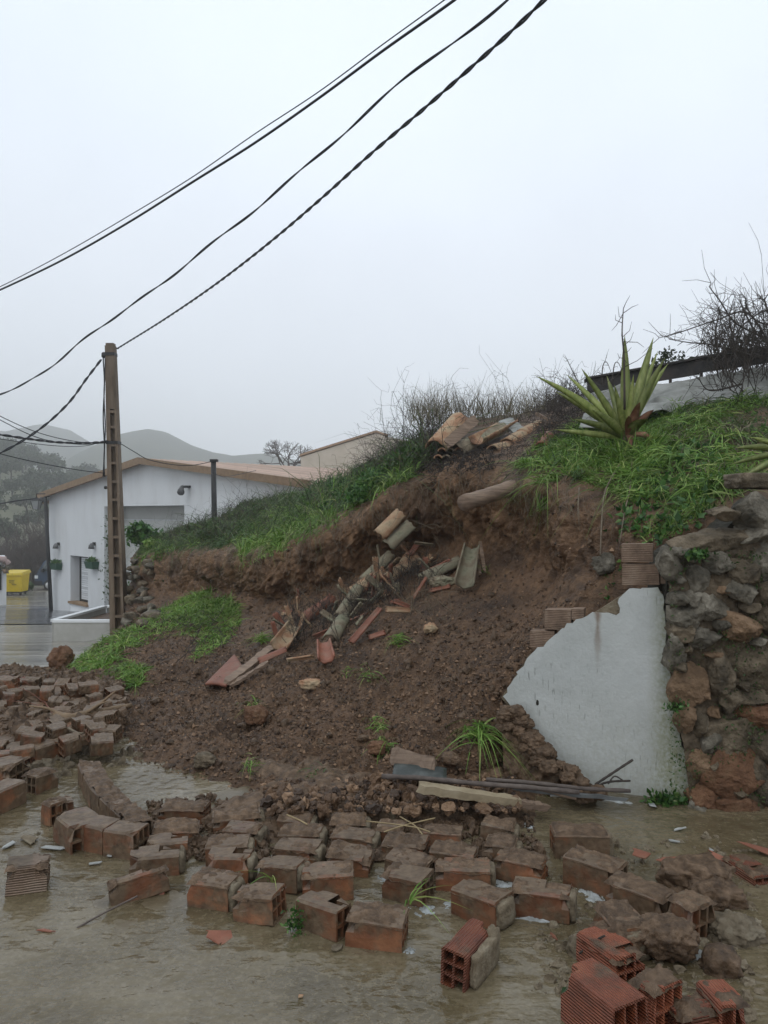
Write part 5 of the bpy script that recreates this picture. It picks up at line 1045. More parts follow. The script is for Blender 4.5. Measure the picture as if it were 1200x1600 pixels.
for (x, y, dd, wd) in ((1000, 628, -.25, .06), (1022, 640, -.1, .05), (982, 650, -.28, .05), (986, 700, -.2, .05), (1030, 690, -.1, .04)):
    leafblade(((x-978)*.0008, -.03, .02), P(x, y, YD+dd)-yb, wd*YD/5.25, .12, YBR, yr, 'dead_leaf')
V, Fc = tube(cr([(0, 0, .03), (-.01, .02, -.06), (-.03, .05, -.16)], 8), [.03, .035, .035, .035, .03, .03, .02, .02], 10); o = mk('trunk', V, Fc, ROOT, yr); fix_tris(o.data)
yb = P(1235, 705, 4.5); yr = empty('spiky_plant', yb); tag(yr, 'second spiky plant with yellowish leaves, mostly cut by the right edge', 'spiky plant')
for (x, y, dd, wd, bd) in ((1140, 755, -.2, .045, .0), (1140, 726, -.1, .04, .02), (1148, 700, .1, .045, .05), (1170, 683, 0, .035, .05), (1160, 745, -.25, .04, 0), (1185, 690, 0, .05, .1), (1260, 560, 0, .06, 0), (1300, 600, 0, .06, 0), (1320, 700, 0, .06, 0)):
    leafblade((0, 0, 0), P(x, y, 4.5+dd)-yb, wd, bd, YLM, yr)
# tall dead stalk behind the spiky plant and dead curled stalks
limbp = lambda pts, d: [P(x, y, d) for x, y in pts]
def shrub(name, pts, d, r0, lab, cat, twigs, spread=.12, mat=TWIG, seed=1, up=.6):
    b0 = P(*pts[0], d); root = empty(name, b0); tag(root, lab, cat); rr_ = np.random.default_rng(seed); pl_ = cr([P(x, y, d) for x, y in pts], 16)-b0
    o = mk('stem', *tube(pl_, np.linspace(r0, r0*.35, 16), 6), mat, root); fix_tris(o.data); A = Acc()
    for k in range(twigs):
        s0 = pl_[rr_.integers(3, 16)]; e_ = s0+rr_.normal(size=3)*spread+np.array([0, 0, spread*up]); A.add(*tube([s0, (s0+e_)/2+rr_.normal(size=3)*spread*.2, e_], [r0*.4, r0*.3, r0*.15], 3, False))
    A.build('twigs', mat, root)
shrub('dead_stalk', [(976, 640), (975, 560), (972, 520), (974, 482)], 6.0, .009, 'tall dead stalk rising behind the spiky plant', 'dead stalk', 14, .08, seed=4)
for k, (pts, lab) in enumerate((([(940, 600), (942, 572), (948, 566), (955, 582)], 'curled dead stalk left of the tallest leaf'), ([(956, 600), (960, 570), (966, 567), (972, 580)], 'second curled dead stalk beside the tallest leaf'), ([(930, 640), (905, 600), (888, 566), (886, 562)], 'straight dead stalk sticking up left of the steel beam'), ([(668, 700), (662, 670), (652, 635), (645, 618)], 'tall thin bare stem on the skyline left of the tile pile'))):
    shrub('dead_stalk', pts, 7.3 if k < 3 else 8.6, .006, lab, 'dead stalk', 5, .05, seed=k+8)
# steel beam and tarpaulin
bmr = empty('steel_beam', P(916, 600, 7.6)); tag(bmr, 'dark rusty steel beam lying over the tarpaulin on top of the bank', 'beam'); o0 = P(916, 600, 7.6)
def prism(a, b, h, t, name, parent, mat=BEAMM):
    a = np.array(a); b = np.array(b); D = unit(b-a); s_ = unit(np.cross(D, (0, 0, 1))); u2 = np.cross(s_, D); c = lambda p, i, j: p+s_*i*t/2+u2*j*h/2
    V = [c(p, i, j) for p in (a, b) for (i, j) in ((-1, -1), (1, -1), (1, 1), (-1, 1))]
    return mk(name, V, [[0, 1, 2, 3][::-1], [4, 5, 6, 7], [0, 1, 5, 4], [1, 2, 6, 5], [2, 3, 7, 6], [3, 0, 4, 7]], mat, parent, False)
A_ = P(918, 603, 7.6)-o0; B_ = P(1092, 573, 7.0)-o0; C_ = P(1088, 572, 6.98)-o0; D_ = P(1215, 553, 6.5)-o0
prism(A_, B_, .14, .03, 'web', bmr); prism(A_+(0, 0, .07), B_+(0, 0, .07), .018, .11, 'flange', bmr); prism(C_, D_, .13, .03, 'web', bmr); prism(C_+(0, 0, .066), D_+(0, 0, .066), .018, .11, 'flange', bmr); prism(A_-(.03, 0, -.05), A_+(.5, -.05, .12), .03, .04, 'end_rail', bmr)
nxg, nyg = 60, 26; V = []
for j in range(nyg):
    v_ = j/(nyg-1)
    for i in range(nxg):
        u_ = i/(nxg-1); x = 912+u_*320; yt = 622-48*u_-6*math.sin(u_*9); yb_ = 668-40*u_+5*math.sin(u_*14); y = yt+(yb_-yt)*v_; V.append(P(x, y, 7.45-1.0*u_-.55*v_))
V = np.array(V); fold = fbm(V*np.array([1, .5, 1.8]), 3.2, 4, 8, .55, True)*.09+fbm(V, 1.4, 2, 3)*.08; V[:, 1] -= fold; V[:, 2] += fold*.6
tp = mk('tarpaulin', V, gridf(nyg, nxg), TARP); md = tp.modifiers.new('thickness', 'SOLIDIFY'); md.thickness = .006; tag(tp, 'dirty grey white tarpaulin draped under the steel beam', 'tarpaulin')
quad('tarpaulin_scrap', [P(905, 668, 6.5), P(945, 672, 6.4), P(950, 650, 6.7), P(912, 646, 6.8)], .005, TARP, 'scrap of white tarpaulin behind the left leaves of the spiky plant', 'tarpaulin scrap')
# shrubs behind the beam
def bush(px, py, d, rx, rz, n_, ls, mat, lab, seed):
    b0 = P(px, py, d); root = empty('shrub', b0); tag(root, lab, 'shrub'); V_, F_ = crown(rx, rz, 12, n_, ls, seed, 0); mk('foliage', V_, F_, mat, root); o = trunkm(rz*1.1, .02, seed, 6, 1.0).build('stem', TWIG, root); o.location = (0, 0, -rz*1.0)
bush(1046, 568, 8.6, .26, .2, 420, .022, OAK, 'small leafy olive shrub behind the middle of the beam', 3)
bush(1095, 570, 8.4, .3, .14, 420, .022, OAK, 'low leafy shrub behind the joint of the beam', 4)
bush(1165, 540, 7.9, .4, .22, 520, .02, OAK, 'leafy shrub inside the bare tangle at the right edge', 6)
pts = np.array([P(r.uniform(1120, 1260), r.uniform(545, 625), r.uniform(5.9, 7.6)) for _ in range(330)]); bramble('brambles', None, 0, (.2, .8), .0042, TWIG, 'wild bare tangle of branches over the right end of the beam', .8, pts=pts, twigs=4)
A = Acc()
for k, pl_ in enumerate(([(1215, 560), (1170, 490), (1120, 500), (1060, 520), (1030, 528)], [(1200, 530), (1150, 505), (1125, 470), (1110, 450), (1111, 442)], [(1190, 560), (1120, 540), (1075, 535), (1045, 530)], [(1180, 520), (1160, 480), (1155, 460)], [(1210, 600), (1150, 590), (1120, 570), (1105, 545), (1130, 520)], [(1160, 600), (1110, 610), (1090, 590)], [(1210, 510), (1180, 500), (1165, 475), (1168, 470)], [(1240, 560), (1180, 540), (1120, 530), (1080, 545)], [(1215, 480), (1185, 490), (1150, 520), (1130, 560)], [(1200, 490), (1195, 470), (1190, 468)], [(1120, 545), (1118, 520), (1123, 490), (1122, 480)], [(1150, 545), (1140, 500), (1145, 470)])):
    c = cr([P(x, y, 6.3+.1*(k % 5)) for x, y in pl_], 20); A.add(*tube(c, np.linspace(.009, .0025, 20), 4, False))
    for j in range(16):
        s0 = c[r.integers(4, 20)]; e_ = s0+r.normal(size=3)*.10+np.array([-.02, 0, .05]); A.add(*tube([s0, (s0+e_)/2+r.normal(size=3)*.02, e_], [.003, .0022, .0015], 3, False))
kind(A.build('brambles', TWIG), 'stuff', 'long arching bare stems against the sky at the right')
bramble('brambles', [(1080, 640), (1100, 600), (1215, 590), (1215, 640)], 160, (.15, .45), .003, TWIG, 'bare stems across the tarpaulin', .6, vmax=6.5)
# ---------------------------------------------------------------- utility pole
PD = 14.8; px0 = P(184.5, 800, PD)[0]; pole = empty('utility_pole', (px0, PD, gz(PD))); tag(pole, 'brown stained concrete utility pole with ladder recesses', 'utility pole')
H_ = P(172.5, 541, PD)[2]-gz(PD); dxt = P(173, 541, PD)[0]-px0; dxb = P(187, 980, PD)[0]-px0
def ppt(z, s, y): t = z/H_; w_ = .285*(1-t)+.175*t; x = dxb*(1-t)+dxt*t; return [x+s*w_/2, y*w_/2*.9, z]
def pbox(name, z0, z1, s0, s1, y0, y1, mat=CONC):
    V = [ppt(z0, s0, y0), ppt(z0, s1, y0), ppt(z0, s1, y1), ppt(z0, s0, y1), ppt(z1, s0, y0), ppt(z1, s1, y0), ppt(z1, s1, y1), ppt(z1, s0, y1)]; return mk(name, V, BOXF, mat, pole, False)
zr = lambda py: P(180, py, PD)[2]-gz(PD)
pbox('shaft', -.5, zr(640), -1, -.25, -1, 1); pbox('flange', -.5, zr(640), .62, .998, -1, 1); pbox('web', -.5, zr(640), -.25, .62, .1, .6); pbox('upper_shaft', zr(640), H_, -1, 1, -1, 1)
ry = [642, 666, 694, 722, 751, 779, 808, 837, 866, 896, 928, 960]
for a in ry: pbox('rung', zr(a+4), zr(a), -.25, .62, -.95, .1)
pbox('cap', H_, H_+.05, -.85, .85, -.85, .85)
for (z, ) in ((zr(554),), (zr(692),)): pbox('clamp_band', z-.03, z+.03, -1.08, 1.08, -1.1, 1.1, METALD)
for k in range(2):
    c = [np.array(ppt(z, -1.1-.35*(1-t), -.9))+(.012*math.sin(z*5+k*2), .01*k, 0) for t, z in zip(np.linspace(0, 1, 22), np.linspace(zr(745), zr(556), 22))]; o = mk('drop_cable', *tube(np.array(c)-[.02*k, 0, 0], .013, 6), CABLE, pole); fix_tris(o.data)
V_, F_ = rock((.09, .07, .13), 3, 2, .1, .5); mk('junction', V_+np.array(ppt(zr(556), -1.3, -.9)), F_, METALD, pole)
V_, F_ = rock((.07, .07, .07), 4, 2, .1, .3); mk('insulator', V_+np.array(ppt(zr(762), -1.3, -.9)), F_, METALD, pole)
# ---------------------------------------------------------------- cables
def cable(pts, d0, d1, rad, lab, strands=1, pitch=.4, wob=0, ext=(1.0, 1.0), name='cable'):
    p = cr(np.array(pts, float), 220); s_ = np.r_[0, np.cumsum(np.linalg.norm(np.diff(p, axis=0), axis=1))]; s_ /= s_[-1]; d = 1/((1-s_)/d0+s_/d1)
    c = np.stack([(p[:, 0]-600)/F*d, d, CAMZ-(p[:, 1]-800)/F*d], 1)
    L_ = np.r_[0, np.cumsum(np.linalg.norm(np.diff(c, axis=0), axis=1))]; m = int(max(60, L_[-1]/.04)); m = min(m, 900); q_ = np.linspace(0, L_[-1], m); c = np.stack([np.interp(q_, L_, c[:, i]) for i in range(3)], 1)
    T_ = np.gradient(c, axis=0); T_ /= np.linalg.norm(T_, axis=1)[:, None]; s1 = np.cross(T_, (0, 0, 1)); s1 /= np.linalg.norm(s1, axis=1)[:, None]; s2 = np.cross(s1, T_)
    if wob: c = c+s2*(np.sin(q_*6.283/pitch*.9)+.5*np.sin(q_*3.1))[:, None]*wob
    o0 = c[0].copy(); root = empty(name, o0)
    for k in range(strands):
        a = q_/pitch*6.283+k*6.283/strands; off = (s1*np.cos(a)[:, None]+s2*np.sin(a)[:, None])*(rad*1.0 if strands > 1 else 0); V_, F_ = tube(c+off-o0, rad, 6, False); mk('strand', V_, F_, CABLE, root)
    return tag(root, lab, 'cable')
cable([(183, 545), (260, 497), (340, 442), (420, 380), (500, 312), (580, 240), (660, 172), (740, 102), (800, 48), (850, 0), (960, -110)], 14.7, 4.6, .0088, 'thick twisted cable from the pole top to the upper right corner of sky', 2, .42)
cable([(-420, 770), (-200, 698), (-60, 640), (0, 615), (60, 588), (140, 523), (220, 468), (300, 405), (400, 327), (500, 240), (600, 152), (700, 72), (790, 2), (880, -80)], 17, 5.0, .0058, 'wavy thinner overhead cable between the thick twisted one and the top pair', 2, 1.1, .011)
cable([(-520, 640), (-250, 555), (-60, 478), (0, 453), (100, 405), (200, 348), (300, 285), (400, 222), (500, 152), (600, 78), (710, 0), (800, -70)], 17, 5.4, .011, 'thick straight cable of the topmost pair', 1)
cable([(-520, 636), (-250, 550), (-60, 472), (0, 448), (100, 396), (200, 338), (300, 277), (400, 208), (500, 142), (600, 68), (697, -2), (800, -78)], 17, 5.4, .005, 'thin cable running just above the topmost thick one', 1)
cable([(158, 562), (135, 592), (105, 632), (60, 672), (0, 708), (-80, 740), (-350, 830)], 14.7, 11, .012, 'cable dropping from the pole head to the lower left', 2, .5)
cable([(168, 691), (120, 690), (60, 676), (0, 650), (-60, 615), (-300, 440)], 14.7, 10, .007, 'uppermost of the sagging cables left of the pole', 1)
cable([(168, 692), (120, 694), (60, 684), (0, 656), (-60, 622), (-300, 450)], 14.7, 10, .007, 'second sagging cable left of the pole', 1)
cable([(168, 690), (130, 692), (80, 690), (0, 679), (-60, 668), (-300, 615)], 14.7, 9, .012, 'thickest sagging cable left of the pole', 2, .5)
cable([(168, 688), (130, 697), (80, 696), (0, 686), (-60, 677), (-300, 630)], 14.7, 10, .006, 'thin cable just below the thickest sagging one', 1)
cable([(160, 739), (120, 734), (60, 723), (0, 709), (-60, 692), (-300, 610)], 14.8, 11, .008, 'lowest slack cable meeting the pole at roof level', 1)
cable([(190, 694), (210, 706), (232, 718), (270, 726), (300, 727), (332, 721)], 14.8, 16, .008, 'slack cable from the pole to the black post', 1)
cable([(337, 741), (350, 745), (370, 742), (400, 735)], 16, 18, .006, 'short slack cable right of the black post', 1)
cable([(58, 779), (30, 782), (0, 787), (-50, 796), (-300, 820)], 34.5, 30, .03, 'cable running left from the wall lantern', 1)
# black post on the bank
bp = empty('black_post', P(335, 800, 16.2)-np.array([0, 0, 2.2])); tag(bp, 'black steel post with a cap standing behind the grassy bank', 'post'); V, Fc = tube([(0, 0, 0), (0, 0, 2.0), (-.02, 0, 3.26)], [.058, .058, .055], 10); mk('shaft', V, Fc, METALD, bp); mk('cap', *box(-.085, .07, -.07, .07, 3.26, 3.31), METALD, bp, False)
# ---------------------------------------------------------------- white hall
A0_ = np.array([-15.7, 36.0]); ud = np.array([13.5, -14.0]); LW = np.linalg.norm(ud); ud = ud/LW; nd = np.array([-ud[1], ud[0]]); nd = -nd if nd[1] > 0 else nd   # nd faces the camera
hall = empty('white_hall', (A0_[0], A0_[1], -3.2)); hall.rotation_euler = (0, 0, math.atan2(ud[1], ud[0])); tag(hall, 'white gabled hall with a big recessed door and small side door', 'building')
def lx(px_): k = (px_-600)/F; return (F*0+(-(A0_[0])+k*A0_[1]))/(ud[0]-k*ud[1])
def lz(s, py): y = A0_[1]+ud[1]*s; return CAMZ-(py-800)/F*y+3.2
# local: x along facade, -y toward camera, z up
sd1, sd2, sg1, sg2 = lx(110), lx(137.5), lx(163), lx(288); zd0, zd1 = lz(3.4, 943), lz(3.4, 869); zg1 = lz(11, 790); zeL, zR, zeR = lz(0, 775), lz(9.8, 722), lz(LW, 757)
sr = 9.8; roofz = lambda s: zeL+(zR-zeL)*s/sr if s < sr else zR+(zeR-zR)*(s-sr)/(LW-sr)
def fpoly(name, pts, y0, y1, mat, parent=hall):
    m = len(pts); V = [(x, y0, z) for x, z in pts]+[(x, y1, z) for x, z in pts]
    return mk(name, V, [list(range(m)), list(range(2*m-1, m-1, -1))]+[[(i+1) % m, i, m+i, m+(i+1) % m] for i in range(m)], mat, parent, False)
wallp = [(0, -1), (sd1, -1), (sd1, zd1), (sd2, zd1), (sd2, -1), (sg1, -1), (sg1, zg1), (sg2, zg1), (sg2, -1), (LW, -1), (LW, zeR), (sr, zR), (0, zeL)]
wall = fpoly('wall', wallp, 0, .45, WALLW)
mk('side_wall', *box(0, .3, .46, 22, -1, zeL-.05), WALLW, hall, False); mk('side_wall', *box(LW-.3, LW, .46, 22, -1, zeR-.05), WALLW, hall, False)
fpoly('rear_wall', [(0, -1), (LW, -1), (LW, zeR), (sr, zR), (0, zeL)], 22.01, 22.3, WALLW)
def roofpart(name, s0, s1, y0, y1, dz, th, mat, parent=hall):
    z0, z1 = roofz(max(s0, 0)) if s0 >= 0 else zeL+(zR-zeL)*s0/sr, roofz(s1) if s1 <= LW else zeR+(zeR-zR)/(LW-sr)*(s1-LW)
    V = [(s0, y0, z0+dz), (s1, y0, z1+dz), (s1, y1, z1+dz), (s0, y1, z0+dz), (s0, y0, z0+dz+th), (s1, y0, z1+dz+th), (s1, y1, z1+dz+th), (s0, y1, z0+dz+th)]; return mk(name, V, BOXF, mat, parent, False)
rfL = roofpart('roof', -.45, sr, -.28, 22.5, .02, .07, ROOFM); rfR = roofpart('roof', sr, LW+.5, -.28, 22.5, .025, .07, ROOFM)
for k in range(54):      # standing ribs of the sheet roof, each a piece
    y = .1+k*.41; o = roofpart('roof_rib', sr, LW+.5, y, y+.13, .096, .045, ROOFM, rfR)
roofpart('verge_trim', -.5, sr, -.42, -.285, -.10, .26, TRIM); roofpart('verge_trim', sr, LW+.55, -.42, -.285, -.08, .24, TRIM)
mk('gutter', *box(-.62, -.47, -.3, 22, zeL-.36, zeL-.2), TRIM, hall, False)
# small door
dr = fpoly('door', [(sd1+.35, zd0+.06), (sd2, zd0+.06), (sd2, zd1), (sd1+.35, zd1)], .33, .40, METALD)
x0, x1 = sd1+.50, sd2-.10; nsl = 20; zz_ = np.linspace(zd0+.14, zd1-.08, nsl+1)
for a, b in zip(zz_, zz_[1:]): mk('slat', *box(x0, x1, .29, .325, a+.008, b-.006), SHUT, dr, False)
mk('door_back', *box(sd1, sd2, .41, .44, -1, zd1+.1), METALD, hall, False); mk('threshold', *box(sd1-.1, sd2+.05, -.08, .32, zd0-.06, zd0+.04), TRIM, hall, False)
mk('door_base', *box(sd1+.002, sd2-.002, .004, .40, -1, zd0-.062), WALLW, hall, False)
# big door: recessed panels
bd_ = mk('garage_door', *box(sg1, sg2, .9, 1.0, -1, zg1+.1), SHUT, hall, False)
for k in range(9): mk('door_panel', *box(sg1+.03, sg2-.03, .86, .895, zg1-.55*(k+1)+.03, zg1-.55*k-.012), simple('cream_panel', [(.48, .48, .45), (.56, .56, .53)], 2, .7, 0) if k == 0 else bpy.data.materials['cream_panel'], bd_, False)
mk('reveal', *box(sg1-.01, sg1+.0, .45, .9, -1, zg1), WALLW, hall, False)
mk('reveal', *box(sg2, sg2+.02, .45, .9, -1, zg1), WALLW, hall, False); mk('lintel', *box(sg1, sg2, .45, .9, zg1+.001, zg1+.25), WALLW, hall, False)
def hp_(s, z, y=0): c, s_ = math.cos(hall.rotation_euler[2]), math.sin(hall.rotation_euler[2]); return np.array([A0_[0]+c*s-s_*y, A0_[1]+s_*s+c*y, z-3.2])
def wallitem(name, px_, py, lab, cat, build):
    s = lx(px_); z = lz(s, py); o = empty(name, hp_(s, z, -.01), hall.rotation_euler[2]); tag(o, lab, cat); build(o); return o
def wlamp(o):
    mk('bracket', *box(-.05, .05, -.10, .0, .02, .16), METALD, o, False); V, Fc = tube([(0, -.14, .12), (0, -.16, .02), (0, -.17, -.12)], [.05, .11, .13], 10); q_ = mk('lamp_shade', V, Fc, simple('lamp_grey', [(.07, .07, .07), (.16, .16, .16)], 4, .5, 0) if 'lamp_grey' not in bpy.data.materials else bpy.data.materials['lamp_grey'], o); fix_tris(q_.data)
wallitem('wall_lamp', 93, 853, 'small wall lamp above the left flower box', 'wall lamp', wlamp)
wallitem('wall_lamp', 149, 853, 'small wall lamp above the right flower box', 'wall lamp', wlamp)
def flood(o):
    mk('bracket', *box(-.1, .1, -.18, 0, .08, .16), METALD, o, False); V, Fc = tube([(-.12, -.2, .12), (.06, -.35, -.02), (.14, -.4, -.08)], [.06, .11, .13], 10); q_ = mk('lamp_head', V, Fc, bpy.data.materials['lamp_grey'], o); fix_tris(q_.data)
wallitem('floodlight', 296, 766, 'small floodlight high on the right of the white gable wall', 'floodlight', flood)
wallitem('floodlight', 77, 779, 'small lamp under the left eave of the white hall', 'floodlight', flood)
def fbox(o):
    V = [(-.33, -.26, -.17), (.33, -.26, -.17), (.33, 0, -.17), (-.33, 0, -.17), (-.40, -.32, .13), (.40, -.32, .13), (.40, 0, .13), (-.40, 0, .13)]; mk('box', V, BOXF, GREENP, o, False)
    b = np.random.default_rng(3).uniform((-.36, -.28, .10), (.36, -.02, .22), (170, 3)); mk('plants', *leaves(b, np.tile([0, -.2, 1.0], (170, 1)), .12), LEAF, o)
wallitem('flower_box', 92.5, 884, 'green flower box on the wall left of the small door', 'flower box', fbox)
wallitem('flower_box', 149, 882, 'green flower box on the wall right of the small door', 'flower box', fbox)
# climbing plant by the recess behind the pole
cp = empty('climbing_plant', hp_(lx(172), lz(lx(172), 900), -.05)); tag(cp, 'thin climbing plant on the wall just left of the pole', 'climbing plant'); b = r.normal(size=(260, 3))*np.array([.12, .05, .9])+np.array([0, 0, .6]); lm_ = mk('leaf_mass', *leaves(b, np.tile([0, -1.0, .2], (260, 1)), .13), GRASSD, cp); lm_['kind'] = 'stuff'; o = mk('stem', *tube(cr([(0, 0, -1.2), (.05, 0, 0), (-.05, 0, 1.4)], 10), .02, 5), TWIG, cp); fix_tris(o.data)
# corner post and lantern
lp = P(75, 800, 35.2); cpo = empty('corner_post', (lp[0], 35.2, -3.1)); tag(cpo, 'thin black post standing at the left corner of the white hall', 'post'); V, Fc = tube([(.15, 0, 0), (0, 0, 3), (-.12, 0, 5.4)], [.09, .085, .08], 8); o = mk('shaft', V, Fc, METALD, cpo); fix_tris(o.data)
ln = empty('lantern', P(57, 786, 35)); tag(ln, 'black wrought street lantern hanging on a bracket left of the hall corner', 'lantern')
o = mk('bracket', *tube([(0, 0, .25), (0, 0, .42), (.4, 0, .42)], .025, 6), METALD, ln); fix_tris(o.data)
gl = mk('glass_body', *hexa([(-.10, -.10, -.28), (.10, -.10, -.28), (.10, .10, -.28), (-.10, .10, -.28)], [(-.18, -.18, .1), (.18, -.18, .1), (.18, .18, .1), (-.18, .18, .1)]), simple('lantern_glass', [(.30, .31, .30), (.4, .41, .4)], 3, .3, 0), ln, False)
for sx, sy in ((-1, -1), (1, -1), (1, 1), (-1, 1)): o = mk('glazing_bar', *tube([(sx*.105, sy*.105, -.3), (sx*.185, sy*.185, .1)], .014, 5), METALD, ln); fix_tris(o.data)
mk('cap', *hexa([(-.2, -.2, .1), (.2, -.2, .1), (.2, .2, .1), (-.2, .2, .1)], [(-.04, -.04, .25), (.04, -.04, .25), (.04, .04, .25), (-.04, .04, .25)]), METALD, ln, False)
# planter bed of white walls beside the pole, pier and pot
pb = empty('planter_bed', (-5.8, 15, gz(15))); tag(pb, 'low white walled planting bed in front of the pole', 'planter')
def pw(a, b, zt, w_=.10, name='bed_wall'):
    a = np.array(a, float); b = np.array(b, float); D = (b-a)/np.linalg.norm(b-a); s_ = np.array([-D[1], D[0]])*w_/2; base = np.array([-5.8, 15.0]); c = [a-s_-base, b-s_-base, b+s_-base, a+s_-base]
    zb = -.6; mk(name, *hexa([(*q_, zb) for q_ in c], [(*q_, zt) for q_ in c]), simple('bed_render', [(.34, .33, .29), (.46, .45, .42)], 3, .9, .003) if 'bed_render' not in bpy.data.materials else bpy.data.materials['bed_render'], pb, False)
    s2 = s_*1.35; c = [a-s2-base-D*.02, b-s2-base+D*.02, b+s2-base+D*.02, a+s2-base-D*.02]; mk('coping', *hexa([(*q_, zt+.002) for q_ in c], [(*q_, zt+.05) for q_ in c]), WALLW, pb, False)
pw((-6.42, 14.98), (-5.28, 14.98), .35); pw((-6.46, 15.05), (-6.28, 17.2), .35); pw((-6.22, 17.3), (-5.1, 17.3), .35)
mk('soil', *box(-.55, .62, .06, 2.2, -.3, .24), SOIL, pb, False)
pier = empty('white_pier', (P(189, 800, 15.6)[0], 15.6, gz(15.6))); tag(pier, 'short white pier between the pole and the stone corner', 'pier'); mk('shaft', *box(-.11, .11, -.11, .11, -.4, P(0, 947, 15.6)[2]-gz(15.6)), WALLW, pier, False)
pz = P(0, 946, 15.6)[2]; pot = empty('plant_pot', (P(189, 800, 15.6)[0], 15.58, pz)); tag(pot, 'green plant pot with a small plant on the white pier', 'plant pot'); V, Fc = tube([(0, 0, 0), (0, 0, .15), (0, 0, .28), (0, 0, .30)], [.085, .105, .12, .13], 14); o = mk('pot', V, Fc, GREENP, pot); fix_tris(o.data)
b = r.normal(size=(200, 3))*np.array([.10, .08, .05])+np.array([0, 0, .36]); mk('foliage', *leaves(b, np.tile([0, -.2, 1.0], (200, 1)), .07), LEAF, pot)
# stone corner of the bank
scn = empty('stone_corner', (0, 0, 0)); tag(scn, 'rough dark rubble stone corner where the bank meets the lane by the pole', 'wall')
for k in range(30):
    x = rs.uniform(197, 240); y = rs.uniform(878, 985)-(x-200)*.25; V_, F_ = rock((rs.uniform(.15, .36), .3, rs.uniform(.1, .24)), 300+k, 3, .4, .5, 2); mk('stone', facet(V_, k, 14)+S(x, y, -.15), F_, STONEM[(1, 0, 1, 0, 1)[k % 5]], scn)
# leafy shrubs right of the pole
for (x, y, d, rx, rz, nlf, ls, mt, lab, sdd) in ((222, 838, 16.5, .50, .35, 1500, .07, LEAF, 'dark green feathery shrub right of the pole', 9), (243, 852, 15.5, .3, .2, 500, .05, GRASS, 'light green low shrub at the start of the bank', 10)):
    bush(x, y, d, rx, rz, nlf, ls, mt, lab, sdd)
# ---------------------------------------------------------------- far left: white house corner, bin, van; building and tree behind the bank
ho = empty('white_house', (P(10, 800, 38.5)[0]-4*math.cos(R(27)), 38.5-4*math.sin(R(27)), gz(38.5)), R(27)); tag(ho, 'corner of a low white house with a curved tiled parapet at the left edge', 'house')
zt_ = P(0, 877, 38.5)[2]-gz(38.5); mk('wall', *box(-4, 4, 0, 6, -.5, zt_), WALLW, ho, False); V, Fc = tube(cr([(-4, -.05, zt_+.1), (3.2, -.05, zt_+.12), (3.9, -.05, zt_+.02), (4.1, -.05, zt_-.15)], 14), .16, 8); o = mk('parapet_roll', V, Fc, simple('pink_roll', [(.42, .28, .26), (.5, .38, .35)], 5, .8, .003), ho); fix_tris(o.data)
wz = P(0, 895, 38.5)[2]-gz(38.5); wf = mk('window', *box(2.4, 3.78, -.05, -.003, wz-.85, wz+.42), METALD, ho, False)
for k in range(8): mk('shutter_slat', *box(2.46, 3.72, -.08, -.052, wz-.8+k*.147, wz-.8+k*.147+.12), GREENP, wf, False)
fp = empty('flower_pot', (P(8, 800, 38.2)[0], 38.25, P(0, 889, 38.2)[2])); tag(fp, 'hanging pot of pinkish flowers on the white house corner', 'flower pot'); V, Fc = tube([(0, 0, -.22), (0, 0, -.02)], [.1, .15], 10); o = mk('pot', V, Fc, TRIM, fp); fix_tris(o.data); mk('foliage', *leaves(r.normal(size=(140, 3))*np.array([.16, .1, .1]), np.tile([0, 0, 1.0], (140, 1)), .1), DRYG, fp)
bn = empty('recycling_bin', (P(25, 800, 46)[0], 46, gz(46))); tag(bn, 'yellow recycling container with a sloping lid beside the white house', 'recycling container')
mk('body', *hexa([(-.52, -.42, .22), (.52, -.42, .22), (.52, .42, .22), (-.52, .42, .22)], [(-.60, -.5, 1.18), (.60, -.5, 1.18), (.60, .5, 1.28), (-.60, .5, 1.28)]), YEL, bn, False)
mk('lid', *hexa([(-.66, -.56, 1.19), (.66, -.56, 1.19), (.66, .56, 1.30), (-.66, .56, 1.30)], [(-.60, -.5, 1.30), (.62, -.5, 1.36), (.6, .5, 1.46), (-.6, .5, 1.46)]), YEL, bn, False)
for sx in (-.4, .4):
    for sy in (-.3, .3): V, Fc = tube([(sx-.03, sy, .10), (sx+.03, sy, .10)], .10, 10); o = mk('wheel', V, Fc, RUBBER, bn); fix_tris(o.data)
mk('base_frame', *box(-.5, .5, -.4, .4, .14, .215), RUBBER, bn, False)
INK = simple('worn_print', [(.20, .14, .01), (.26, .19, .02)], 9, .7, 0)
for (x, z, w_, h) in ((-.02, .88, .34, .035), (-.02, .80, .26, .03), (.04, .72, .2, .03), (.12, .62, .26, .05), (-.12, .76, .08, .05)): mk('print_mark', *box(x-w_/2, x+w_/2, -.498, -.4935+.0, z, z+h), INK, bn, False)
mk('sticker', *box(-.46, -.38, -.512, -.49, 1.0, 1.07), TILER, bn, False)
